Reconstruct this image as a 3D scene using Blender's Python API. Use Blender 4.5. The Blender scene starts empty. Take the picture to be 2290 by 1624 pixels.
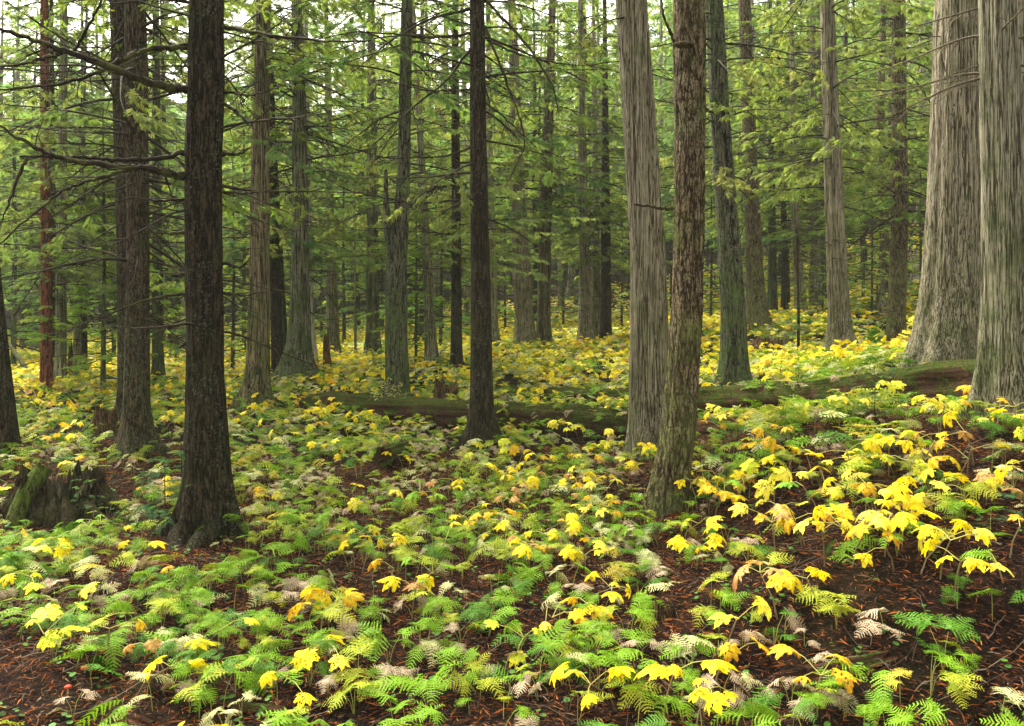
import bpy, math, random
import numpy as np
from mathutils import Vector, Matrix, Euler, Quaternion

random.seed(7); RNG = np.random.default_rng(7)
R = math.radians
S = bpy.context.scene
COL = S.collection
PI = math.pi

# ------------------------------------------------------------------ camera
F = 1908.0; CU = 1145.0; VH = 680.0; CAMH = 2.4      # measures on a 2290 x 1624 view of the photograph
cam = bpy.data.cameras.new('camera'); camo = bpy.data.objects.new('camera', cam); COL.objects.link(camo)
cam.lens = F/2290*36; cam.sensor_width = 36
cam.shift_y = (VH-812.0)/2290.0
cam.clip_start = 0.05; cam.clip_end = 1200
camo.location = (0, 0, CAMH); camo.rotation_euler = (R(90), 0, 0)
S.camera = camo

# ------------------------------------------------------------------ light
SUN_EL, SUN_AZ = 52, -38        # azimuth from +Y (view direction), negative = left
w = bpy.data.worlds.new('World'); S.world = w; w.use_nodes = True
nt = w.node_tree; bg = nt.nodes['Background']
sky = nt.nodes.new('ShaderNodeTexSky'); sky.sky_type = 'NISHITA'; sky.sun_disc = False
sky.sun_elevation = R(SUN_EL); sky.sun_rotation = R(SUN_AZ)
sky.air_density = 1.0; sky.dust_density = 5.0; sky.ozone_density = 1.0
hs = nt.nodes.new('ShaderNodeHueSaturation'); hs.inputs['Saturation'].default_value = 0.12
nt.links.new(sky.outputs[0], hs.inputs['Color']); wt = nt.nodes.new('ShaderNodeMixRGB'); wt.blend_type = 'MULTIPLY'; wt.inputs[0].default_value = 1; wt.inputs[2].default_value = (1, .97, .86, 1)
nt.links.new(hs.outputs[0], wt.inputs[1]); nt.links.new(wt.outputs[0], bg.inputs[0])
bg.inputs[1].default_value = 0.15
sun = bpy.data.lights.new('sun', 'SUN'); sun.energy = 3.0; sun.angle = R(25); sun.color = (1, .94, .80)
suno = bpy.data.objects.new('sun', sun); COL.objects.link(suno)
suno.rotation_euler = Euler((R(90-SUN_EL), 0, R(180-SUN_AZ)), 'XYZ')
suno.location = (-20, 30, 40)
S.view_settings.view_transform = 'Standard'; S.view_settings.look = 'None'
S.view_settings.exposure = 2.13; S.view_settings.gamma = 1
S.cycles.max_bounces = 7; S.cycles.diffuse_bounces = 4; S.cycles.transmission_bounces = 4
S.cycles.glossy_bounces = 2; S.cycles.caustics_reflective = False; S.cycles.caustics_refractive = False
S.cycles.sample_clamp_indirect = 6

# ------------------------------------------------------------------ noise
def _hash(i, j, k, s):
    h = (i*374761393 + j*668265263 + k*2147483647 + s*974634777) & 0xffffffff
    h = ((h ^ (h >> 13))*1274126177) & 0xffffffff
    return ((h ^ (h >> 16)) & 0xffff)/65535.0
def vnoise(x, y, z, s=0):
    x, y, z = np.broadcast_arrays(np.asarray(x, float), np.asarray(y, float), np.asarray(z, float))
    i, j, k = (np.floor(a).astype(np.int64) for a in (x, y, z))
    f, g, h = x-i, y-j, z-k
    f, g, h = (a*a*(3-2*a) for a in (f, g, h))
    r = 0
    for a in (0, 1):
        for b in (0, 1):
            for c in (0, 1):
                r = r + _hash(i+a, j+b, k+c, s)*(f if a else 1-f)*(g if b else 1-g)*(h if c else 1-h)
    return r*2-1
def fbm(x, y, z, s=0, o=3):
    r, a = 0, 1.0
    for q in range(o):
        r = r + a*vnoise(np.asarray(x)*2**q, np.asarray(y)*2**q, np.asarray(z)*2**q, s+q*17); a *= .5
    return r

# ------------------------------------------------------------------ terrain
CP = [ # (u, v, Y) places read off the photograph
 (0,1624,4.7),(600,1624,4.8),(1145,1624,4.8),(1700,1624,4.75),(2290,1624,4.6),
 (0,1400,6.1),(700,1400,6.2),(1300,1400,6.1),(1700,1400,5.7),(2000,1420,5.3),(2290,1420,5.2),
 (1960,1250,5.9),(2250,1200,6.0),(1700,1180,7.3),
 (0,1200,8.4),(465,1190,8.5),(900,1200,8.4),(1200,1180,8.4),(1492,1135,8.7),(1800,1060,7.7),(1960,1050,7.6),(2260,1020,7.2),(2300,930,8.2),
 (20,1020,11.3),(305,1012,11.4),(1075,1005,12.0),(1440,1012,11.2),(700,1010,12.2),(1750,960,9.6),(2255,930,8.3),(1900,930,9.4),
 (575,910,15),(888,908,15.3),(1640,862,15),(2105,830,11.4),(1300,900,15),(2090,935,9.6),(1850,934,10.3),(1690,930,11.6),(1560,935,12.8),
 (665,852,18.5),(104,882,16.8),(138,862,19),(350,868,18.7),(1022,838,19),(1885,802,19),(2005,775,20.5),
 (833,800,24),(745,792,26),(1175,782,25),(1310,776,26),(1695,732,24),(1103,785,24),(697,828,21.5),
 (20,830,26),(1145,722,45),(1900,640,40),(2230,600,34),(0,780,44),(700,745,46),(1500,700,38)]
pts = [((u-CU)/F*Y, Y, CAMH-(v-VH)/F*Y) for u, v, Y in CP]
pts += [(-8,-6,.1),(0,-6,.5),(8,-6,1.2),(-6,1,0),(0,1,.25),(6,2,1.1),(14,8,4.2),(16,0,3.8),(-12,6,-.1),(-20,14,-.3),(-35,30,-1),
        (-60,70,0),(-30,90,3),(0,90,6),(30,80,12),(45,60,11),(30,35,7),(-70,20,-3),(60,10,12),(90,70,22),(-90,110,3),(0,130,12),(80,130,26),(-60,-20,-3),(60,-20,11)]
PT = np.array(pts)
def tps_k(d2): return np.where(d2 > 1e-12, d2*np.log(np.maximum(d2, 1e-12))*.5, 0)
def _fit():
    P = PT[:, :2]; n = len(P)
    K = tps_k(((P[:, None]-P[None])**2).sum(-1)) + np.eye(n)*0.01
    A = np.zeros((n+3, n+3)); A[:n, :n] = K; A[:n, n] = 1; A[:n, n+1:] = P; A[n, :n] = 1; A[n+1:, :n] = P.T
    return np.linalg.solve(A, np.concatenate([PT[:, 2], np.zeros(3)]))
TW = _fit()
def ground(x, y):
    x = np.asarray(x, float); y = np.asarray(y, float); sh = np.broadcast(x, y).shape
    X = np.broadcast_to(x, sh).ravel(); Y = np.broadcast_to(y, sh).ravel(); out = np.zeros(len(X))
    Xc = np.clip(X, -100, 100); Yc = np.clip(Y, -30, 140)
    for a in range(0, len(X), 20000):
        q = slice(a, a+20000)
        d2 = (Xc[q, None]-PT[None, :, 0])**2 + (Yc[q, None]-PT[None, :, 1])**2
        out[q] = tps_k(d2)@TW[:-3] + TW[-3] + TW[-2]*Xc[q] + TW[-1]*Yc[q]
    far = np.clip((Y-20)/40, 0, 1)
    out += (.05+.25*far)*fbm(X*.55/(1+3*far), Y*.55/(1+3*far), 0, 3, 2) + .022*fbm(X*2.3, Y*2.3, 0, 9, 2)
    return out.reshape(sh)
def gz(x, y): return float(ground(x, y))
def at(u, Y): return (u-CU)/F*Y
def at_v(v, Y): return CAMH-(v-VH)/F*Y
def uv_of(x, y, z): return CU+x/y*F, VH-(z-CAMH)/y*F
def hit(u, v, y0=3.0, y1=80.0):                       # where a sight line meets the ground
    ys = np.geomspace(y0, y1, 500); g = ground((u-CU)/F*ys, ys); z = CAMH-(v-VH)/F*ys
    k = np.argmax(z < g)
    y = ys[k]; return (u-CU)/F*y, y, float(g[k])

# ------------------------------------------------------------------ meshes
class MB:
    def __init__(s): s.V = []; s.F = []; s.C = []; s.n = 0; s.M = []
    def add(s, V, Fc, col=None, mi=0):
        V = np.asarray(V, float).reshape(-1, 3)
        if isinstance(Fc, np.ndarray): Fc = [Fc]
        for f in Fc:
            if len(f): s.F.append((np.asarray(f)+s.n, mi))
        s.V.append(V); s.n += len(V)
        c = np.ones((len(V), 4))
        if col is not None: c[:, :3] = col
        s.C.append(c)
    def inst(s, V, Fc, mats, cols=None, mi=0):        # many copies of a template: mats (k,4,4)
        k = len(mats)
        if not k: return
        H = np.concatenate([V, np.ones((len(V), 1))], 1)
        W = np.einsum('kij,nj->kni', mats[:, :3, :], H).reshape(-1, 3)
        off = (np.arange(k)*len(V))[:, None, None]
        if isinstance(Fc, np.ndarray): Fc = [Fc]
        FF = [(f[None]+off).reshape(-1, f.shape[1]) for f in Fc]
        c = None if cols is None else np.repeat(cols, len(V), 0)
        s.add(W, FF, c, mi)
    def mesh(s, name, mats, smooth=True):
        V = np.concatenate(s.V); me = bpy.data.meshes.new(name)
        me.vertices.add(len(V)); me.vertices.foreach_set('co', V.ravel().astype(np.float32))
        loops = np.concatenate([f.ravel() for f, _ in s.F]).astype(np.int32)
        tot = np.concatenate([np.full(len(f), f.shape[1]) for f, _ in s.F]).astype(np.int32)
        mi = np.concatenate([np.full(len(f), m) for f, m in s.F]).astype(np.int32)
        me.loops.add(len(loops)); me.loops.foreach_set('vertex_index', loops)
        me.polygons.add(len(tot)); st = np.concatenate([[0], np.cumsum(tot)[:-1]]).astype(np.int32)
        me.polygons.foreach_set('loop_start', st); me.polygons.foreach_set('loop_total', tot)
        me.polygons.foreach_set('material_index', mi)
        me.polygons.foreach_set('use_smooth', np.full(len(tot), smooth))
        ca = me.color_attributes.new('Col', 'FLOAT_COLOR', 'POINT')
        ca.data.foreach_set('color', np.concatenate(s.C).ravel().astype(np.float32))
        for m in (mats if isinstance(mats, (list, tuple)) else [mats]): me.materials.append(m)
        me.update(calc_edges=True); return me
def link(name, data, parent=None, loc=(0, 0, 0), rot=(0, 0, 0), sc=1):
    o = bpy.data.objects.new(name, data); COL.objects.link(o)
    o.location = loc; o.rotation_euler = rot; o.scale = (sc,)*3 if not hasattr(sc, '__len__') else sc
    if parent: o.parent = parent
    return o
def tag(o, label=None, cat=None, group=None, kind=None):
    if label: o['label'] = label
    if cat: o['category'] = cat
    if group: o['group'] = group
    if kind: o['kind'] = kind
    return o

def tube(mb, P, Rr, n=6, col=None, cap=True, mi=0):
    P = np.asarray(P, float); m = len(P); Rr = np.broadcast_to(np.asarray(Rr, float), (m,))
    T = np.gradient(P, axis=0); T /= np.linalg.norm(T, axis=1)[:, None]+1e-9
    up = np.array([0, 0, 1.]) if abs(T[:, 2]).mean() < .8 else np.array([1., 0, 0])
    A = np.cross(T, up); A /= np.linalg.norm(A, axis=1)[:, None]+1e-9; B = np.cross(T, A)
    a = np.arange(n)*2*PI/n
    V = P[:, None]+Rr[:, None, None]*(np.cos(a)[None, :, None]*A[:, None]+np.sin(a)[None, :, None]*B[:, None])
    i = np.arange(m-1)[:, None]*n; j = np.arange(n)[None]; k = (j+1) % n
    Q = np.stack([i+j, i+k, i+n+k, i+n+j], -1).reshape(-1, 4)
    fs = [Q]
    mb.add(V.reshape(-1, 3), fs, col, mi)
    if cap:
        mb.add(np.concatenate([V[-1], P[-1:]+T[-1:]*Rr[-1]]), np.array([[q, (q+1) % n, n] for q in range(n)]), col, mi)

# ------------------------------------------------------------------ materials
def mat(name):
    m = bpy.data.materials.new(name); m.use_nodes = True; t = m.node_tree
    b = t.nodes['Principled BSDF']; return m, t, b
def N(t, ty, **kw):
    n = t.nodes.new(ty)
    for k, v in kw.items():
        if k in n.inputs.keys() if isinstance(k, str) else False: n.inputs[k].default_value = v
        else: setattr(n, k, v)
    return n
def noise(t, vec, scale, detail=4, rough=.6):
    n = t.nodes.new('ShaderNodeTexNoise'); n.inputs['Scale'].default_value = scale
    n.inputs['Detail'].default_value = detail; n.inputs['Roughness'].default_value = rough
    if vec is not None: t.links.new(vec, n.inputs['Vector'])
    return n.outputs['Fac']
def ramp(t, fac, stops):
    n = t.nodes.new('ShaderNodeValToRGB'); t.links.new(fac, n.inputs[0]); e = n.color_ramp.elements
    while len(e) < len(stops): e.new(.5)
    for q, (p, c) in enumerate(stops): e[q].position = p; e[q].color = (c if len(c) == 4 else (*c, 1)) if hasattr(c, '__len__') else (c, c, c, 1)
    return n.outputs[0]
def mix(t, fac, a, b, mode='MIX'):
    n = t.nodes.new('ShaderNodeMixRGB'); n.blend_type = mode
    for k, x in ((0, fac), (1, a), (2, b)):
        if isinstance(x, bpy.types.NodeSocket): t.links.new(x, n.inputs[k])
        elif hasattr(x, '__len__'): n.inputs[k].default_value = (*x[:3], 1)
        else: n.inputs[k].default_value = x if k == 0 else (x, x, x, 1)
    return n.outputs[0]
def math_(t, op, a, b=0.0):
    n = t.nodes.new('ShaderNodeMath'); n.operation = op
    for k, x in ((0, a), (1, b)):
        if isinstance(x, bpy.types.NodeSocket): t.links.new(x, n.inputs[k])
        else: n.inputs[k].default_value = x
    return n.outputs[0]
def objvec(t, sc):
    c = t.nodes.new('ShaderNodeTexCoord'); m = t.nodes.new('ShaderNodeMapping'); m.inputs['Scale'].default_value = sc
    t.links.new(c.outputs['Object'], m.inputs[0]); return m.outputs[0], c
def bump(t, b, h, strength, dist=.02):
    n = t.nodes.new('ShaderNodeBump'); n.inputs['Strength'].default_value = strength; n.inputs['Distance'].default_value = dist
    t.links.new(h, n.inputs['Height']); t.links.new(n.outputs[0], b.inputs['Normal'])

def bark(name, dark, midc, light, fib=(26, 26, 1.6), plate=False, moss=.3, mosscol=(.055, .085, .018), lichen=.35, lich=(.22, .26, .2), bs=.9, basemoss=1.2):
    m, t, b = mat(name)
    v, c = objvec(t, fib)
    info = t.nodes.new('ShaderNodeObjectInfo')
    nm = noise(t, v, 1.0, 6, .65)
    if plate:
        v2, _ = objvec(t, (fib[0]*.8, fib[1]*.8, fib[2]*.8)); na = noise(t, v2, 1.0, 3, .5)
        v3, _ = objvec(t, (fib[0]*1.5, fib[1]*1.5, fib[2]*3.2)); nb = noise(t, v3, 1.0, 3, .5)
        ca_ = ramp(t, math_(t, 'ABSOLUTE', math_(t, 'SUBTRACT', na, .5)), [(0, 0), (.07, 1)]); cb_ = ramp(t, math_(t, 'ABSOLUTE', math_(t, 'SUBTRACT', nb, .5)), [(0, .35), (.06, 1)])
        crack = math_(t, 'MULTIPLY', ca_, cb_)
        hgt = math_(t, 'ADD', math_(t, 'MULTIPLY', crack, .7), math_(t, 'MULTIPLY', nm, .6))
    else:
        v2, _ = objvec(t, (fib[0]*1.3, fib[1]*1.3, fib[2]*1.2)); na = noise(t, v2, 1.0, 4, .55)
        v3, _ = objvec(t, (fib[0]*.45, fib[1]*.45, fib[2]*.5)); nb = noise(t, v3, 1.0, 3, .55)
        ca_ = ramp(t, math_(t, 'ABSOLUTE', math_(t, 'SUBTRACT', na, .5)), [(0, .25), (.035, 1)]); cb_ = ramp(t, math_(t, 'ABSOLUTE', math_(t, 'SUBTRACT', nb, .5)), [(0, .1), (.03, 1)])
        hgt = math_(t, 'MULTIPLY', math_(t, 'MULTIPLY', ca_, cb_), math_(t, 'ADD', nm, .12))
    base = ramp(t, hgt, [(.36, dark), (.49, midc), (.62, light)] if not plate else [(.3, dark), (.8, midc), (1, light)])
    big = noise(t, c.outputs['Object'], 1.7, 4)
    base = mix(t, ramp(t, big, [(.35, 0), (.7, .55)]), base, mix(t, .5, base, midc))
    # moss / algae tint, more near the ground
    mz = noise(t, c.outputs['Object'], 3.1, 5, .7)
    sep = t.nodes.new('ShaderNodeSeparateXYZ'); t.links.new(c.outputs['Object'], sep.inputs[0])
    low = ramp(t, math_(t, 'DIVIDE', sep.outputs[2], basemoss*2), [(0, 1), (1, 0)])
    mf = math_(t, 'MULTIPLY', ramp(t, math_(t, 'ADD', mz, math_(t, 'MULTIPLY', low, .13)), [(.48, 0), (.68, 1)]), moss*1.6)
    base = mix(t, math_(t, 'MINIMUM', mf, .9), base, mix(t, hgt, [x*.45 for x in mosscol], [x*1.5 for x in mosscol]))
    ln = math_(t, 'MAXIMUM', noise(t, c.outputs['Object'], 38, 3, .7), math_(t, 'SUBTRACT', noise(t, c.outputs['Object'], 17, 4, .75), .03)); lb = noise(t, c.outputs['Object'], 2.3, 3)
    lf = math_(t, 'MULTIPLY', ramp(t, ln, [(.58, 0), (.63, 1)]), ramp(t, lb, [(.42, 0), (.6, 1)]))
    base = mix(t, math_(t, 'MULTIPLY', lf, lichen), base, lich)
    hue = t.nodes.new('ShaderNodeHueSaturation'); t.links.new(base, hue.inputs['Color'])
    t.links.new(math_(t, 'ADD', math_(t, 'MULTIPLY', info.outputs['Random'], .3), .85), hue.inputs['Value'])
    t.links.new(hue.outputs[0], b.inputs['Base Color'])
    b.inputs['Roughness'].default_value = .92; b.inputs['Specular IOR Level'].default_value = .08
    fine = noise(t, v, 3.5, 5, .7)
    bump(t, b, math_(t, 'ADD', hgt, math_(t, 'MULTIPLY', fine, .45)), bs, .035)
    return m

M = {}
M['cedar'] = bark('cedar_bark', (.045, .032, .02), (.21, .17, .11), (.43, .38, .27), fib=(52, 52, .9), moss=.38, mosscol=(.10, .12, .035), lichen=.35, bs=1)
M['cedar_grey'] = bark('cedar_bark_grey', (.045, .035, .02), (.19, .165, .105), (.40, .37, .26), fib=(48, 48, 1.0), moss=.45, mosscol=(.09, .115, .035), lichen=.45, bs=.9)
M['cedar_brown'] = bark('cedar_bark_brown', (.012, .008, .004), (.10, .075, .042), (.25, .20, .12), fib=(34, 34, 1.0), moss=.5, mosscol=(.07, .095, .025), lichen=.3, bs=1)
M['cedar_moss'] = bark('cedar_bark_mossy', (.012, .010, .005), (.09, .085, .05), (.22, .21, .14), fib=(32, 32, 1.1), moss=.7, mosscol=(.06, .085, .03), lichen=.5, bs=1)
M['dark2'] = bark('dark_brown_bark', (.006, .004, .0025), (.045, .030, .017), (.105, .075, .045), fib=(28, 28, 5), plate=True, moss=.3, mosscol=(.045, .06, .018), lichen=.55, bs=1)
M['dark'] = bark('dark_bark', (.004, .0025, .0015), (.026, .017, .010), (.065, .045, .027), fib=(26, 26, 3.2), plate=True, moss=.2, mosscol=(.028, .04, .010), lichen=.6, lich=(.17, .2, .16), bs=1)
M['hemlock'] = bark('hemlock_bark', (.012, .007, .004), (.085, .056, .030), (.21, .165, .10), fib=(26, 26, 5), plate=True, moss=.45, mosscol=(.1, .12, .035), lichen=.5, lich=(.24, .28, .2), bs=1)
M['mossy'] = bark('mossy_bark', (.008, .006, .004), (.048, .042, .024), (.125, .12, .08), fib=(26, 26, 3.2), moss=.75, mosscol=(.07, .10, .03), lichen=.6, lich=(.2, .26, .2), bs=1)
M['red'] = bark('red_bark', (.03, .008, .004), (.11, .03, .014), (.2, .07, .035), fib=(20, 20, 2), moss=.08, lichen=.25, bs=.7)
M['pale'] = bark('pale_bark', (.1, .085, .07), (.3, .27, .23), (.5, .47, .42), fib=(26, 26, 1), moss=.15, lichen=.2, bs=.6)
M['snagwood'] = bark('rotten_wood', (.02, .009, .005), (.09, .04, .022), (.2, .1, .055), fib=(26, 26, 1.6), moss=.25, lichen=.15, bs=1)

def logmat(name, moss, dark=(.010, .006, .004), light=(.075, .042, .026), axis=(1.2, 24, 24)):
    m, t, b = mat(name); v, c = objvec(t, axis)
    a = noise(t, v, 1, 6, .65); base = ramp(t, a, [(.3, dark), (.7, light)])
    geo = t.nodes.new('ShaderNodeNewGeometry'); sep = t.nodes.new('ShaderNodeSeparateXYZ'); t.links.new(geo.outputs['Normal'], sep.inputs[0])
    n2 = noise(t, c.outputs['Object'], 3.5, 6, .7)
    mf = ramp(t, math_(t, 'ADD', math_(t, 'MULTIPLY', sep.outputs[2], .22), n2), [(.70-moss*.2, 0), (.80-moss*.2, 1)])
    n3 = noise(t, c.outputs['Object'], 40, 4, .7)
    base = mix(t, mf, base, ramp(t, n3, [(.35, (.010, .016, .003)), (.65, (.05, .075, .010))]))
    n4 = noise(t, c.outputs['Object'], 14, 5, .8)
    base = mix(t, ramp(t, n4, [(.54, 0), (.62, .8)]), base, (.11, .04, .018))
    t.links.new(base, b.inputs['Base Color']); b.inputs['Roughness'].default_value = .95; b.inputs['Specular IOR Level'].default_value = .06
    bump(t, b, math_(t, 'ADD', a, math_(t, 'MULTIPLY', math_(t, 'MULTIPLY', n3, mf), .6)), 1, .04); return m
M['log'] = logmat('mossy_log', .9); M['log2'] = logmat('rotten_log', .05, dark=(.012, .006, .004), light=(.09, .045, .028))

M['stump'] = bark('stump_wood', (.004, .0025, .002), (.020, .011, .007), (.055, .030, .018), fib=(22, 22, 2), moss=.2, mosscol=(.06, .085, .014), lichen=.1, bs=1)
M['rootmoss'] = bark('mossy_root', (.01, .008, .004), (.05, .05, .015), (.10, .11, .025), fib=(22, 22, 2), moss=.9, mosscol=(.08, .12, .014), lichen=.2, bs=1)

def twigmat(name, a, b_, moss=(.09, .10, .02), mf=.3):
    m, t, b = mat(name); v, c = objvec(t, (30, 30, 30)); n1 = noise(t, v, 1, 4); n2 = noise(t, c.outputs['Object'], 5, 3)
    t.links.new(mix(t, ramp(t, n2, [(.5, 0), (.62, mf)]), ramp(t, n1, [(.35, a), (.65, b_)]), moss), b.inputs['Base Color'])
    b.inputs['Roughness'].default_value = .9; b.inputs['Specular IOR Level'].default_value = .1; bump(t, b, n1, .7, .01); return m
M['twig'] = twigmat('dead_twig', (.010, .007, .005), (.04, .028, .019))
M['twig_pale'] = twigmat('pale_twig', (.06, .045, .03), (.16, .13, .09))
M['hole'] = twigmat('hole_wood', (.006, .004, .003), (.02, .012, .008), mf=0)
M['limb'] = twigmat('limb_bark', (.008, .005, .004), (.035, .025, .016), mf=.5)

def leafmat(name, col=None, trans=.35, rough=.55, hv=.04, vv=.35, usecol=False, pscale=3.0, spec=.3, tint=1.25):
    m, t, b = mat(name)
    out = t.nodes['Material Output']
    if usecol:
        a = t.nodes.new('ShaderNodeVertexColor'); a.layer_name = 'Col'; cs = a.outputs[0]
    else:
        rgb = t.nodes.new('ShaderNodeRGB'); rgb.outputs[0].default_value = (*col, 1); cs = rgb.outputs[0]
    info = t.nodes.new('ShaderNodeObjectInfo'); g = t.nodes.new('ShaderNodeTexCoord')
    n1 = noise(t, g.outputs['Object'], pscale, 3)
    hue = t.nodes.new('ShaderNodeHueSaturation'); t.links.new(cs, hue.inputs['Color'])
    t.links.new(math_(t, 'ADD', math_(t, 'MULTIPLY', math_(t, 'SUBTRACT', info.outputs['Random'], .5), hv), .5), hue.inputs['Hue'])
    vvn = math_(t, 'ADD', math_(t, 'MULTIPLY', info.outputs['Random'], vv*.6), math_(t, 'MULTIPLY', n1, vv*1.6))
    t.links.new(math_(t, 'ADD', vvn, 1-vv*1.1), hue.inputs['Value'])
    c = hue.outputs[0]; t.links.new(c, b.inputs['Base Color'])
    b.inputs['Roughness'].default_value = rough; b.inputs['Specular IOR Level'].default_value = spec
    tr = t.nodes.new('ShaderNodeBsdfTranslucent')
    t.links.new(mix(t, 1, c, (tint, tint, .8), 'MULTIPLY'), tr.inputs[0])
    ms = t.nodes.new('ShaderNodeMixShader'); ms.inputs[0].default_value = trans
    t.links.new(b.outputs[0], ms.inputs[1]); t.links.new(tr.outputs[0], ms.inputs[2]); t.links.new(ms.outputs[0], out.inputs[0])
    return m, t, b, hue
M['cedar_leaf'] = leafmat('cedar_foliage', usecol=True, trans=.55, hv=.03, vv=.35, pscale=.9, spec=.06, rough=.8, tint=1.5)[0]
M['plant'] = leafmat('plant_leaf', usecol=True, trans=.3, hv=0, vv=.3, pscale=6, spec=.12, rough=.6)[0]

# ground
m, t, b = mat('forest_floor'); c = t.nodes.new('ShaderNodeTexCoord'); o_ = c.outputs['Object']
n1 = noise(t, o_, .7, 5); n2 = noise(t, o_, 9, 8, .75); n3 = noise(t, o_, 60, 5, .8)
base = ramp(t, n2, [(.38, (.0025, .0016, .0013)), (.5, (.009, .0048, .0032)), (.6, (.028, .011, .006)), (.72, (.08, .028, .012))])
base = mix(t, ramp(t, n3, [(.58, 0), (.7, .5)]), base, (.11, .034, .012))
base = mix(t, ramp(t, n1, [(.5, 0), (.75, .25)]), base, (.04, .05, .01))
t.links.new(base, b.inputs['Base Color']); b.inputs['Roughness'].default_value = .95; b.inputs['Specular IOR Level'].default_value = .05
bump(t, b, math_(t, 'ADD', n2, math_(t, 'MULTIPLY', n3, .4)), 1, .06)
M['floor'] = m

# ------------------------------------------------------------------ ground sheet
def axis_pts(lo, hi, fine_lo, fine_hi, step, growth=1.09):
    a = list(np.arange(fine_lo, fine_hi, step)); s = step; x = a[-1]
    while x < hi: s *= growth; x += s; a.append(x)
    s = step; x = a[0]; pre = []
    while x > lo: s *= growth; x -= s; pre.append(x)
    return np.array(pre[::-1]+a)
gx = axis_pts(-180, 180, -8, 8, .07); gy = axis_pts(-40, 220, 3.5, 17, .07)
GX, GY = np.meshgrid(gx, gy); GZ = ground(GX, GY)
fine = (np.abs(GX) < 10)*(GY < 18)
GZ = GZ + fine*.012*fbm(GX*9, GY*9, 0, 31, 2)
nx, ny = len(gx), len(gy)
idx = np.arange(nx*ny).reshape(ny, nx)
mb = MB(); mb.add(np.stack([GX, GY, GZ], -1).reshape(-1, 3), np.stack([idx[:-1, :-1], idx[:-1, 1:], idx[1:, 1:], idx[1:, :-1]], -1).reshape(-1, 4))
tag(link('ground', mb.mesh('ground', M['floor'])), kind='structure')

# ------------------------------------------------------------------ trunks
def interp(P, z):
    P = np.array(sorted(P)); return np.stack([np.interp(z, P[:, 0], P[:, k]) for k in range(1, P.shape[1])], -1)
def trunk_mesh(name, prof, H, m, seg=28, flute=.0, rough=.03, roots=(), seed=0, dz=.12, broken=False, base_r=None):
    """prof: list of (z, x, y, r) local to the base; roots: (angle, reach, height, width)"""
    zs = np.concatenate([np.arange(-.35, 1.2, dz*.5), np.arange(1.2, H, dz)]) if H > 1.3 else np.arange(-.35, H, dz*.5)
    if not broken:
        top = prof[-1][0]; zs = np.unique(np.concatenate([zs[zs < top], np.linspace(top, H, 14)]))
    C = interp(prof, zs); cx, cy, r = C[:, 0], C[:, 1], C[:, 2]
    k = np.ones(len(zs)); ks = np.array([.25, .5, .25])
    if len(zs) > 6:
        for _ in range(3):
            for arr in (cx, cy, r): arr[1:-1] = np.convolve(arr, ks, 'valid')
    a = np.arange(seg)*2*PI/seg
    ca, sa = np.cos(a)[None], np.sin(a)[None]; Z = zs[:, None]
    rad = r[:, None]*(1+flute*fbm(ca*2.2, sa*2.2, Z*.18, seed, 2)+rough*fbm(ca*5, sa*5, Z*1.1, seed+5, 3)*1.0
                      + rough*.6*fbm(ca*r.mean()*40, sa*r.mean()*40, Z*2.5, seed+8, 2))
    zz = np.maximum(Z, 0)
    for (ra, reach, hh, wd) in roots:
        d = np.angle(np.exp(1j*(a[None]-ra)))
        ww = wd*(.6+.4*np.clip(zz/hh, 0, 1.5))
        rad = rad + reach*np.exp(-(d/ww)**2)*np.exp(-(zz/hh)**1.1)
    ZZ = np.broadcast_to(Z, rad.shape).copy()
    if broken:
        hn = .60+.22*vnoise(ca*1.4, sa*1.4, 0, seed+3)+.16*vnoise(ca*8, sa*8, 0, seed+4)+.24*vnoise(ca*26, sa*26, 0, seed+6)
        hn = np.clip(hn, .25, 1.15); ZZ = np.where(ZZ > 0, ZZ*(1-(1-hn)*np.clip(ZZ/H*1.5, 0, 1)), ZZ)
    V = np.stack([cx[:, None]+rad*ca, cy[:, None]+rad*sa, ZZ], -1)
    mb = MB(); n = seg; mI = len(zs); i = np.arange(mI-1)[:, None]*n; j = np.arange(n)[None]; kk = (j+1) % n
    mb.add(V.reshape(-1, 3), np.stack([i+j, i+kk, i+n+kk, i+n+j], -1).reshape(-1, 4))
    if broken:      # hollowed top: an inner wall going down
        top = V[-1]; c0 = top.mean(0); inner = c0+(top-c0)*.72; inner[:, 2] = top[:, 2]-.12*H; inn2 = c0+(top-c0)*.35; inn2[:, 2] = c0[2]-.3*H
        q = np.concatenate([top, inner, inn2, [[c0[0], c0[1], c0[2]-.32*H]]]); fs = []
        for r0 in (0, n):
            fs += [[r0+x, r0+(x+1) % n, r0+n+(x+1) % n, r0+n+x] for x in range(n)]
        mb.add(q, [np.array(fs), np.array([[2*n+x, 2*n+(x+1) % n, 3*n] for x in range(n)])])
    else:
        top = V[-1]; mb.add(np.concatenate([top, [top.mean(0)+[0, 0, .02]]]), np.array([[x, (x+1) % n, n] for x in range(n)]))
    return mb.mesh(name, m)

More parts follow.
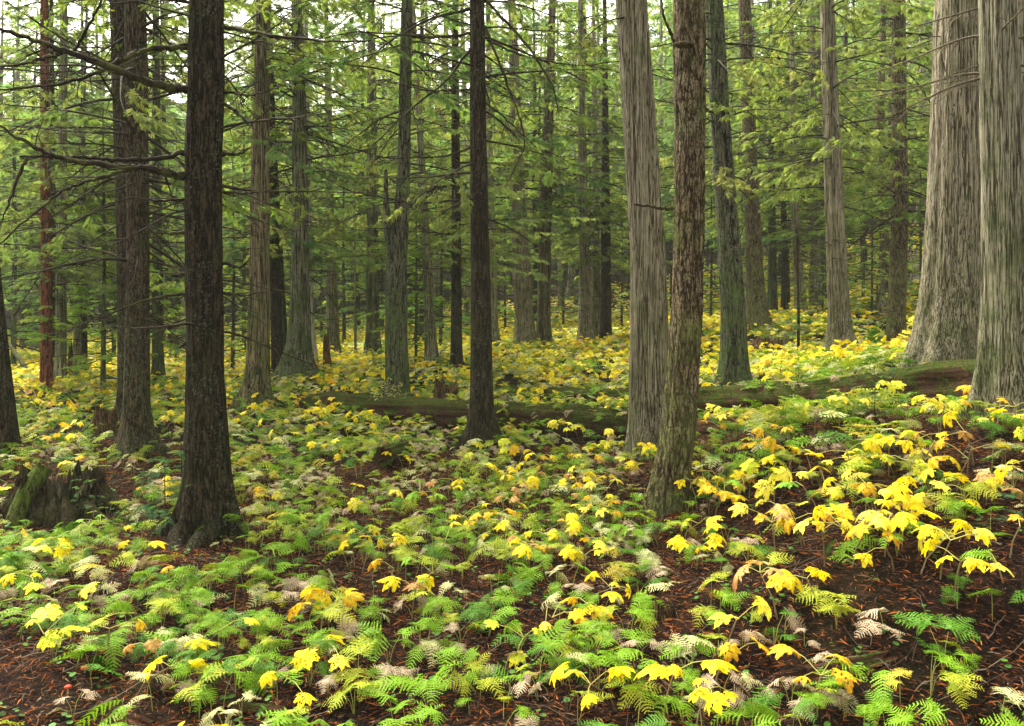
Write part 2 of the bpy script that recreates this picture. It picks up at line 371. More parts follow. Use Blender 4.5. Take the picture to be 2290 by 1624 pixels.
# ------------------------------------------------------------------ branches
def grow(mb, p, d, L, r, depth, rs, droop=.0, curl=.3, n=7, side=None, tips=None, sidef=(5, 10), sub=.42, seg=5):
    """a crooked twig with side twigs; d unit direction"""
    P = [np.array(p, float)]; d = np.array(d, float); k = rs.normal(0, 1, 3)
    for q in range(n):
        t_ = q/n
        d = d + np.array([0, 0, -droop*(1-t_*1.6)])*(1.6/n) + rs.normal(0, curl, 3)*np.array([1, 1, .6])/n
        d /= np.linalg.norm(d); P.append(P[-1]+d*L/n)
    P = np.array(P); rr = r*(1-np.linspace(0, .88, n+1))
    tube(mb, P, rr, seg if depth > 0 else 3, cap=False)
    if tips is not None and depth <= 1: tips.append((P, depth))
    if depth > 0:
        for q in range(rs.integers(*sidef)):
            t_ = rs.uniform(.15, .97); i = min(int(t_*n), n-1); f = t_*n-i; b0 = P[i]*(1-f)+P[i+1]*f
            dd = P[i+1]-P[i]; dd /= np.linalg.norm(dd)
            sv = np.cross(dd, [0, 0, 1]); sv /= np.linalg.norm(sv)+1e-6; s_ = rs.choice([-1, 1])
            nd = dd*.75+sv*s_*rs.uniform(.5, 1)+np.array([0, 0, rs.uniform(-.35, .25)]); nd /= np.linalg.norm(nd)
            grow(mb, b0, nd, L*sub*rs.uniform(.5, 1.2)*(1.1-t_*.6), r*(1-.85*t_)*.6, depth-1, rs, droop*.6, curl*1.3, max(4, n-2), tips=tips, sidef=(2, 6), sub=sub, seg=4)
    return P
DEAD = []
for q in range(12):
    rs = np.random.default_rng(100+q); mb = MB()
    L = rs.uniform(.7, 1.0)
    grow(mb, (0, 0, 0), (1, 0, rs.uniform(-.25, .35)), 1.0, .012, 2 if q % 3 else 1, rs, droop=rs.uniform(-.3, 1.3), curl=.75, n=12, sidef=(6, 13))
    DEAD.append(mb.mesh('dead_branch', M['twig']))
DEADP = []
for q in range(4):
    me = DEAD[q*3].copy(); me.materials.clear(); me.materials.append(M['twig_pale']); DEADP.append(me)

# spray of conifer foliage: flat pinnate, x forward 1, leaflets narrow
def spray_template(pairs=7, w=.13, seed=0):
    rs = np.random.default_rng(seed); V = []; Fc = []
    for q in range(pairs):
        t_ = (q+.3)/pairs
        for s_ in (-1, 1):
            l = .42*(1-t_*.75)*rs.uniform(.75, 1.15); ang = rs.uniform(.75, 1.05); tt = t_+rs.uniform(-.04, .04)
            dx, dy = math.cos(ang)*l, math.sin(ang)*l*s_
            nx_, ny_ = -math.sin(ang)*s_*w*l, math.cos(ang)*w*l
            b0 = len(V); z = rs.uniform(-.02, .04); dz = -.1*l
            V += [(tt, 0, 0), (tt+dx*.45+nx_, dy*.45+ny_, z), (tt+dx, dy, z+dz), (tt+dx*.45-nx_, dy*.45-ny_, z)]
            Fc.append([b0, b0+1, b0+2, b0+3])
    b0 = len(V); V += [(0, 0, 0), (.6, .03, 0), (1.1, 0, -.03), (.6, -.03, 0)]; Fc.append([b0, b0+1, b0+2, b0+3])
    V = np.array(V); V[:, 2] -= .12*V[:, 0]**2
    return V, np.array(Fc)
SPR = [spray_template(7, .17, s) for s in range(3)]
def frames(P0, D, roll, sc, updev):
    """(k,4,4) matrices: x along D, z near up"""
    D = D/np.linalg.norm(D, axis=1)[:, None]
    up = np.tile([0, 0, 1.], (len(D), 1))+updev; Yv = np.cross(up, D); Yv /= np.linalg.norm(Yv, axis=1)[:, None]+1e-9; Z = np.cross(D, Yv)
    c, s = np.cos(roll)[:, None], np.sin(roll)[:, None]; Y2 = Yv*c+Z*s; Z2 = -Yv*s+Z*c
    Mx = np.zeros((len(D), 4, 4)); Mx[:, :3, 0] = D*sc[:, None]; Mx[:, :3, 1] = Y2*sc[:, None]; Mx[:, :3, 2] = Z2*sc[:, None]; Mx[:, :3, 3] = P0; Mx[:, 3, 3] = 1
    return Mx
GREENS = np.array([(.055, .12, .018), (.075, .145, .022), (.045, .10, .022), (.10, .16, .03), (.06, .115, .035)])
def foliage_on(mb, tips, rs, size=.26, dens=9., tone=None, droop=.25, mi=1):
    P0, D = [], []
    for P, depth in tips:
        L = np.linalg.norm(np.diff(P, axis=0), axis=1).sum(); k = max(2, int(L*dens*(1.3 if depth == 0 else .8)))
        tt = rs.uniform(.25 if depth else .05, 1, k)*(len(P)-1); i = np.minimum(tt.astype(int), len(P)-2); f = (tt-i)[:, None]
        b0 = P[i]*(1-f)+P[i+1]*f; dd = P[i+1]-P[i]; dd /= np.linalg.norm(dd, axis=1)[:, None]
        sv = np.cross(dd, [0, 0, 1.]); sv /= np.linalg.norm(sv, axis=1)[:, None]+1e-6
        dr = dd*rs.uniform(.3, 1, (k, 1))+sv*rs.choice([-1, 1], (k, 1))*rs.uniform(.1, .9, (k, 1)); dr[:, 2] -= rs.uniform(0, droop*2, k)
        P0.append(b0); D.append(dr)
    P0 = np.concatenate(P0); D = np.concatenate(D); k = len(P0)
    sc = size*rs.uniform(.65, 1.3, k); Mx = frames(P0, D, rs.normal(0, .35, k), sc, rs.normal(0, .15, (k, 3)))
    cols = GREENS[rs.integers(0, 5, k)]*rs.uniform(.8, 1.25, (k, 1)) if tone is None else 1.2*np.array(tone)*np.array([1.02, .97, 2.2])*rs.uniform(.75, 1.25, (k, 1))*(1+rs.normal(0, .06, (k, 3)))
    wh = rs.integers(0, 3, k)
    for s_ in range(3):
        mb.inst(SPR[s_][0], SPR[s_][1], Mx[wh == s_], cols[wh == s_], mi)
    return k
def crown_mesh(name, seed, z0, H, Lmax, nb, size=.26, dens=9., droop=.45, deadlow=10, tone=None, side=(4, 8), thin=1.0):
    rs = np.random.default_rng(seed); mb = MB()
    for q in range(nb):
        f = (q+rs.uniform(0, 1))/nb; z = z0+(H-z0)*f**1.45; a = q*2.4+rs.uniform(-.5, .5)
        L = Lmax*(1-f**1.3)**.8*rs.uniform(.7, 1.15)*(.75+.25*min(1, f*6))+.2
        tips = []
        d = (math.cos(a), math.sin(a), rs.uniform(-.1, .3))
        grow(mb, (0, 0, z), d, L, .004+.006*L*thin, 2 if L > 1 else 1, rs, droop=droop*rs.uniform(.5, 1.3), curl=.35, n=8, tips=tips, sidef=side, sub=.4)
        foliage_on(mb, tips, rs, size, dens, tone)
    for q in range(deadlow):
        z = z0*rs.uniform(.25, 1); a = rs.uniform(0, 2*PI)
        grow(mb, (0, 0, z), (math.cos(a), math.sin(a), rs.uniform(-.2, .2)), rs.uniform(.6, 1.8), .012, 1, rs, droop=.5, curl=.5, n=7, sidef=(3, 7))
    return mb.mesh(name, [M['limb'], M['cedar_leaf']])
CROWN = {}
CROWN['cedar'] = [crown_mesh('cedar_crown', 200+s, 4.2, 15.5, 3.1, 50, .15, 25, .6, 14, tone=g_) for s, g_ in enumerate([(.115, .17, .016), (.09, .15, .022), (.14, .175, .024)])]
CROWN['hemlock'] = [crown_mesh('hemlock_crown', 230+s, 3.1, 13.5, 2.6, 50, .125, 30, .5, 14, tone=g_) for s, g_ in enumerate([(.105, .16, .018), (.08, .135, .024), (.13, .17, .026)])]
CROWN['high'] = [crown_mesh('high_crown', 250+s, 4.6, 16, 2.9, 44, .14, 25, .6, 10, tone=g_) for s, g_ in enumerate([(.115, .17, .016), (.09, .155, .02)])]
CROWN['sapling'] = [crown_mesh('sapling_crown', 260+s, .5, 5.0, 1.5, 40, .10, 36, .2, 3, tone=g_, side=(3, 6)) for s, g_ in enumerate([(.17, .26, .02), (.11, .20, .028), (.21, .27, .035)])]
CROWN['seedling'] = [crown_mesh('seedling_crown', 270+s, .15, 1.1, .5, 12, .09, 30, .1, 0, tone=g_, side=(2, 4), thin=.5) for s, g_ in enumerate([(.05, .12, .025), (.09, .16, .03)])]
LIVE = []
for q in range(9):
    rs = np.random.default_rng(600+q); mb = MB(); tips = []
    grow(mb, (0, 0, 0), (1, 0, rs.uniform(-.1, .35)), 2.2, .022, 2, rs, droop=rs.uniform(.3, 1.0), curl=.45, n=10, sidef=(5, 9), tips=tips, sub=.42)
    foliage_on(mb, [t_ for t_ in tips if rs.uniform() < .8], rs, .095, 36, [(.12, .17, .018), (.09, .145, .02), (.15, .18, .025)][q % 3], droop=.45); LIVE.append(mb.mesh('live_branch', [M['twig'], M['cedar_leaf']]))

TREES = []
def tree(kind, label, path, Y, m, crown=None, H=None, group=None, roots=None, flute=.03, rough=.045, seg=None, cat='tree',
         dead=0, deadz=(1, 8), deadL=(.7, 1.8), seed=None, crot=None, csc=1., dz=None, yb=None, pale=False, cz=0, live=0, livez=(3, 9), livea=None):
    """path: (v, u, width_px) read bottom to top, at distance Y; the trunk goes on above the last one"""
    seed = seed if seed is not None else int(path[0][1]*7+path[0][0]); rs = np.random.default_rng(seed)
    v0, u0, w0 = path[0]; x0 = at(u0, Y); z0 = gz(x0, Y)
    prof = []
    for v, u, w_ in path: prof.append((at_v(v, Y)-at_v(v0, Y), at(u, Y)-x0, 0.0, w_*.5/F*Y))
    H = H or 15.0
    (za, xa, _, ra), (zb, xb, _, rb) = prof[-2], prof[-1]
    broken = cat == 'snag'
    if H > zb+.3 and not broken:
        k = (xb-xa)/max(zb-za, .1); k = max(-.06, min(.06, k))
        prof.append((H, xb+k*(H-zb), 0, max(.02, rb*(1-(H-zb)/(H-zb+3.5)*1.0)*.5+.015)))
    prof[0] = (prof[0][0]-.0, *prof[0][1:]); prof.insert(0, (-.4, prof[0][1], 0, prof[0][3]*1.03))
    seg = seg or (72 if Y < 12 else 40 if Y < 20 else 18); dz = dz or (.07 if Y < 12 else .12 if Y < 20 else .3)
    if roots is None:
        roots = [(rs.uniform(0, 2*PI), prof[1][3]*rs.uniform(.15, .5), rs.uniform(.15, .4), rs.uniform(.25, .5)) for _ in range(8 if Y < 16 else 5)]
    e = link(kind, None, loc=(x0, Y, z0)); e.empty_display_size = .3; tag(e, label, cat, group)
    link('trunk', trunk_mesh('trunk', prof, H, m, seg, flute, rough, roots, seed, dz, broken=broken), e)
    e['_'] = 0; del e['_']
    if crown:
        ms = CROWN[crown]; c_ = ms[rs.integers(len(ms))]
        # follow the lean of the trunk
        zc = min(H*.6, 7); xc = float(interp(prof, zc)[0])
        link('crown', c_, e, (xc*.8, 0, cz), (0, 0, crot if crot is not None else rs.uniform(0, 6.28)), (csc, csc, csc*H/15.5 if H > 9 else csc))
    for q in range(dead):
        z = rs.uniform(*deadz); L = rs.uniform(*deadL); a = rs.uniform(0, 2*PI)
        if rs.uniform() < .7: a = rs.choice([0, PI])+rs.normal(0, .55)
        xc, yc, rc = interp(prof, z)
        src = (DEADP if pale else DEAD); src = src[rs.integers(len(src))]
        link('branch', src, e, (xc+rc*.7*math.cos(a), rc*.7*math.sin(a), z), (rs.uniform(-.5, .5), rs.uniform(-.2, .45), a), L*(1 if L > .5 else 1))
    for q in range(live):
        z = livez[0]+(livez[1]-livez[0])*(q+rs.uniform(0, 1))/live; a = rs.uniform(0, 2*PI) if livea is None else livea+rs.normal(0, .7)
        xc, yc, rc = interp(prof, z)
        link('branch', LIVE[rs.integers(9)], e, (xc+rc*.7*math.cos(a), rc*.7*math.sin(a), z), (rs.uniform(-.3, .3), rs.uniform(-.2, .3), a), rs.uniform(.6, 1.15))
    TREES.append((x0, Y, prof[1][3]))
    return e, prof

def big_branch(e, pts_, Y0, r0px, name='branch', m='limb', seed=0, tw=8, dy=0.0, twl=.5):
    """a heavy limb whose points were read off the photo; it reaches towards the viewer by dy"""
    rs = np.random.default_rng(seed); k = len(pts_); P = []
    for q, (u, v) in enumerate(pts_):
        Y = Y0-dy*q/(k-1); P.append((at(u, Y)-e.location.x, Y-e.location.y, at_v(v, Y)-e.location.z))
    P = np.array(P); t_ = np.linspace(0, k-1, k*6)
    # smooth the polyline
    Q = np.stack([np.interp(t_, np.arange(k), P[:, a]) for a in range(3)], -1)
    for _ in range(5): Q[1:-1] = (Q[:-2]+2*Q[1:-1]+Q[2:])/4
    Q[1:-1] += rs.normal(0, .006, Q[1:-1].shape)
    mb = MB(); r0 = r0px*.5/F*Y0; rr = r0*(1-np.linspace(0, .72, len(Q)))*(1+.12*rs.normal(0, 1, len(Q)))
    tube(mb, Q, rr, 9)
    for q in range(tw):
        i = rs.integers(3, len(Q)-2); dd = Q[i+1]-Q[i]; dd /= np.linalg.norm(dd)
        nd = dd*.5+np.array([rs.normal(0, .3), rs.normal(0, .5), rs.normal(0, .7)]); nd /= np.linalg.norm(nd)
        grow(mb, Q[i], nd, rs.uniform(.3, 1)*twl, rr[i]*.35, 1, rs, droop=.2, curl=.6, n=6, sidef=(2, 6))
    return link(name, mb.mesh('limb', M[m]), e)

exec_trees = True
# ---- near trees -------------------------------------------------------
e, _ = tree('hemlock_tree', 'leaning dark trunk cut by the left edge, behind the hollow stump',
     [(1018, 22, 50), (900, 10, 42), (800, 1, 37), (650, -12, 33), (300, -50, 28)], 11.3, M['dark'], H=13, live=4, livez=(4, 8), dead=6, deadz=(5, 9))
e, _ = tree('hemlock_tree', 'near dark brown conifer at left with heavy bare limbs and twisted black roots',
     [(1195, 468, 104), (1100, 468, 98), (1000, 464, 92), (900, 461, 85), (800, 459, 78), (600, 457, 78), (300, 457, 78), (0, 461, 73)], 8.5, M['dark'], H=14,
     flute=.09, rough=.08, seg=110, dz=.05, dead=26, deadz=(1.6, 6), deadL=(.5, 1.6),
     roots=[(-2.0, .30, .3, .4), (-2.75, .28, .26, .22), (-.35, .22, .28, .35), (-1.15, .2, .33, .3), (2.6, .2, .3, .3), (1.0, .2, .3, .4)])
C1 = e
for q, (pl, wpx, dy_, tw) in enumerate([
  ([(425, 200), (385, 197), (330, 185), (255, 152), (150, 115), (60, 85), (-40, 52)], 17, 1.2, 10),
  ([(428, 395), (385, 391), (340, 375), (290, 376), (215, 366), (130, 355), (60, 322), (-30, 262)], 16, 1.0, 10),
  ([(425, 338), (350, 356), (270, 358), (200, 352), (130, 352), (45, 350)], 10, .8, 8),
  ([(425, 106), (330, 110), (280, 128), (215, 165), (140, 188), (60, 196), (-30, 202)], 10, 1.0, 8),
  ([(300, 376), (215, 400), (150, 420), (60, 490), (-30, 570)], 8, .6, 8),
  ([(60, 352), (40, 400), (18, 460), (-10, 520)], 7, .2, 6),
  ([(165, 118), (190, 70), (225, 10), (240, -50)], 7, .3, 4),
  ([(140, 118), (90, 132), (40, 146), (-40, 150)], 8, .3, 5),
  ([(498, 60), (600, 78), (720, 92), (830, 90)], 8, .9, 8),
  ([(500, 205), (560, 215), (640, 190)], 6, .5, 8),
  ([(498, 345), (540, 345), (560, 330)], 8, .3, 4),
  ([(498, 430), (560, 432), (610, 425)], 6, .4, 4),
  ([(498, 232), (530, 250), (558, 282), (562, 280)], 7, .2, 4),
  ([(422, 445), (350, 452), (300, 440), (200, 470)], 6, .5, 8),
  ([(418, 520), (370, 524), (330, 518)], 6, .3, 4),
  ([(418, 612), (395, 618), (385, 615)], 9, .1, 0),
  ([(425, 762), (412, 770), (400, 778)], 9, .1, 0),
  ([(500, 590), (540, 600), (560, 575)], 7, .2, 3),
  ([(500, 655), (548, 662), (600, 650)], 6, .2, 5)]):
    big_branch(C1, pl, 8.5, wpx*1.25, seed=300+q, tw=tw, dy=dy_)
# the roots snaking over the ground
for q, (pl, wpx) in enumerate([([(470, 1120), (440, 1165), (405, 1200), (375, 1245)], 66), ([(490, 1140), (470, 1190), (440, 1222), (415, 1236)], 44),
                               ([(445, 1150), (400, 1172), (345, 1180), (290, 1175), (262, 1182)], 22), ([(440, 1165), (385, 1185), (340, 1200), (318, 1212)], 18),
                               ([(500, 1120), (522, 1165), (545, 1186), (570, 1192)], 30)]):
    P = []
    for k_, (u, v) in enumerate(pl):
        Y = 8.36-.06*k_ if q != 2 else 8.5+.05*k_
        if v > 1160:
            x_, Y, z_ = hit(u, v); z_ += wpx*.22/F*8.4*(1 if k_ < len(pl)-1 else -1.6)
        else: x_, z_ = at(u, Y), at_v(v, Y)
        P.append((x_-C1.location.x, Y-C1.location.y, z_-C1.location.z))
    P = np.array(P); t_ = np.linspace(0, len(P)-1, 22); Q = np.stack([np.interp(t_, np.arange(len(P)), P[:, a]) for a in range(3)], -1)
    for _ in range(4): Q[1:-1] = (Q[:-2]+2*Q[1:-1]+Q[2:])/4
    mb = MB(); rr = wpx*.5/F*8.4*(1-np.linspace(0, 1, 22)**2*.6); tube(mb, Q, rr*(1+.08*np.sin(np.arange(22)*1.3+q)), 14)
    link('root', mb.mesh('root', M['dark']), C1)

e, _ = tree('hemlock_tree', 'straight rough grey-brown trunk, front one of the touching pair left of the near dark tree',
     [(1012, 304, 84), (960, 304, 64), (900, 305, 56), (700, 308, 49), (500, 309, 46), (200, 306, 46), (0, 302, 44)], 11.4, M['dark2'], H=14, live=9, livez=(3.2, 8), dead=34, deadz=(2.5, 7.5), deadL=(.8, 2.2),
     roots=[(-.1, .28, .22, .35), (2.8, .18, .25, .35), (-1.4, .16, .3, .4), (1.2, .2, .3, .4)])
e, _ = tree('hemlock_tree', 'slimmer dark trunk touching and just behind the grey-brown one, left of the near dark tree',
     [(955, 283, 50), (900, 282, 34), (600, 279, 34), (400, 275, 34), (0, 262, 30)], 13.2, M['dark2'], H=14, live=16, livez=(2.6, 8), dead=36, deadz=(1.8, 9), deadL=(1., 2.4))
e, _ = tree('hemlock_tree', 'dark reddish brown trunk speckled with lichen, standing against the mossy log in the centre',
     [(1008, 1078, 78), (970, 1078, 62), (900, 1077, 50), (800, 1076, 47), (600, 1074, 42), (300, 1069, 37), (0, 1067, 33)], 12.0, M['dark'], H=15, live=9, livez=(3.8, 8), dead=26, deadz=(3.0, 9), deadL=(.8, 2.),
     roots=[(.1, .2, .2, .4), (3.0, .18, .22, .4), (-1.5, .12, .3, .5), (1.6, .2, .3, .5)])
G1 = e
for q, (pl, wpx, dy_, tw) in enumerate([
  ([(1055, 75), (990, 85), (900, 78), (800, 70), (700, 90)], 7, 1.0, 8), ([(1055, 20), (960, 40), (860, 100), (780, 170)], 7, .8, 8),
  ([(1085, 60), (1120, 150), (1150, 230), (1180, 320), (1130, 420)], 7, .6, 5), ([(1090, 90), (1180, 130), (1300, 150), (1420, 130)], 6, .8, 8),
  ([(1085, 0), (1180, 100), (1240, 200), (1250, 260)], 7, .6, 5), ([(1055, 105), (1000, 180), (900, 260), (830, 330)], 7, .6, 5),
  ([(1085, 230), (1130, 265), (1200, 330)], 6, .4, 6), ([(1055, 330), (1000, 350), (900, 355), (830, 350)], 6, .4, 8),
  ([(1055, 440), (980, 455), (900, 450), (780, 430), (700, 380)], 6, .6, 6), ([(1055, 200), (960, 205), (860, 180)], 6, .6, 8)]):
    big_branch(G1, pl, 12.0, wpx, seed=400+q, tw=tw, dy=dy_, m='twig', twl=.8)
e, pH = tree('cedar_tree', 'big pale grey cedar trunk with stringy vertical bark, its foot crossed by the leaning hemlock',
     [(1015, 1458, 108), (960, 1456, 96), (850, 1452, 88), (600, 1451, 78), (300, 1432, 70), (0, 1412, 66)], 11.0, M['cedar'], H=17, flute=.07, live=3, livez=(5, 8), dead=14, deadz=(3.2, 7.5), deadL=(.3, .9),
     roots=[(3.0, .12, .3, .4), (-.8, .1, .25, .4), (-2., .1, .25, .4)])
e, _ = tree('hemlock_tree', 'curved leaning trunk with scaly cracked bark, crossing in front of the big pale cedar',
     [(1140, 1486, 96), (1090, 1494, 80), (1000, 1511, 74), (900, 1522, 70), (800, 1529, 66), (650, 1537, 64), (500, 1540, 64), (300, 1541, 64), (0, 1541, 68)], 8.7, M['hemlock'], H=14, flute=.13, rough=.085, seg=110, dz=.05, dead=7, deadz=(1.6, 5), deadL=(.3, .6),
     roots=[(.3, .2, .25, .4), (-2.6, .1, .2, .4), (1.5, .2, .3, .5)])
I1 = e
big_branch(I1, [(1505, 468), (1470, 463), (1440, 460), (1418, 458)], 8.6, 9, seed=77, tw=0, dy=.2)
big_branch(I1, [(1510, 95), (1492, 60), (1480, 20), (1478, -30)], 8.6, 8, seed=78, tw=0, dy=.2)
# a shelf fungus on its trunk
def shelf(e, u, v, Y, w_, label=None):
    mb = MB(); n = 18; a = np.linspace(PI, 2*PI, n); r_ = w_*.5/F*Y
    ring = lambda s, z: np.stack([np.cos(a)*r_*s, np.sin(a)*r_*s*.8, np.full(n, z)], -1)
    R_ = [ring(.2, .035), ring(.8, .02), ring(1, 0), ring(.9, -.02), ring(.2, -.04)]
    V = np.concatenate(R_); mb.add(V, np.concatenate([np.stack([np.arange(n-1)+k*n, np.arange(1, n)+k*n, np.arange(1, n)+(k+1)*n, np.arange(n-1)+(k+1)*n], -1) for k in range(4)]))
    o = link('bracket_fungus', mb.mesh('bracket', M['snagwood']), None, (at(u, Y), Y-.02, at_v(v, Y))); return o
o = shelf(I1, 1528, 102, 8.5, 52); tag(o, 'brown bracket fungus high on the scaly leaning trunk', 'fungus')
e, _ = tree('hemlock_tree', 'mossy grey-green trunk with a line of dark holes, right of the leaning scaly trunk',
     [(868, 1642, 66), (820, 1642, 58), (700, 1640, 52), (600, 1634, 50), (500, 1628, 46), (300, 1612, 42), (0, 1596, 38)], 14.8, M['mossy'], H=15, flute=.08, live=16, livez=(3.6, 9), dead=30, deadz=(3, 9), deadL=(.6, 2))
# the row of old woodpecker holes
for q, (u, v, h_) in enumerate([(1607, 150, 14), (1609, 200, 20), (1612, 260, 26), (1616, 310, 30), (1620, 350, 28), (1622, 385, 24), (1630, 470, 20), (1633, 500, 18), (1636, 545, 16)]):
    mb = MB(); Yh = 14.8-.24*1.0; a = np.arange(10)*2*PI/10
    Yh = 14.8-(22/F*14.8)-.015
    V = [(math.cos(x)*6*.5/F*14.8*(1+.3*math.sin(3*x+q)), -.004, math.sin(x)*h_*.5/F*14.8) for x in a]; Vb = [(x*1.25, .05, z*1.2) for x, _, z in V]
    mb.add(np.array(V+Vb+[(0, .0, 0)]), [np.array([[k, (k+1) % 10, 10+(k+1) % 10, 10+k] for k in range(10)]), np.array([[k, (k+1) % 10, 20] for k in range(10)])])
    link('bark_hole', mb.mesh('bark_hole', M['hole'] if 'hole' in M else M['dark']), e, (at(u, 14.8)-e.location.x, Yh-14.8, at_v(v, 14.8)-e.location.z))
e, _ = tree('cedar_tree', 'huge cedar trunk with a wide buttressed foot behind the right end of the fallen log',
     [(830, 2106, 186), (790, 2112, 166), (740, 2120, 148), (680, 2126, 138), (600, 2132, 128), (500, 2136, 118), (300, 2141, 110), (0, 2148, 98)], 11.3, M['cedar'], H=20, flute=.10, rough=.045, seg=128, dz=.06, dead=8, deadz=(3.6, 8), deadL=(.3, 1), pale=True,
     roots=[(3.3, .25, .22, .25), (-1.2, .12, .3, .3), (-2.2, .15, .3, .3), (0, .1, .3, .3)])
e, _ = tree('cedar_tree', 'big pale cedar trunk at the right edge, rooted beside the end of the fallen log',
     [(935, 2256, 150), (880, 2256, 128), (800, 2254, 112), (700, 2252, 100), (600, 2250, 92), (300, 2239, 80), (0, 2229, 70)], 8.4, M['cedar_grey'], H=17, flute=.10, rough=.045, seg=110, dz=.06, dead=26, deadz=(3.2, 5.6), deadL=(.5, 1.3), pale=True,
     roots=[(3.1, .16, .28, .3), (-1.5, .12, .25, .3)])
e, _ = tree('cedar_tree', 'pale cedar trunk half hidden behind the one at the right edge', [(900, 2310, 60), (600, 2302, 52), (300, 2292, 46), (0, 2284, 42)], 9.6, M['cedar_grey'], H=15, dead=10, deadz=(3.5, 6), deadL=(.5, 1.2), pale=True)
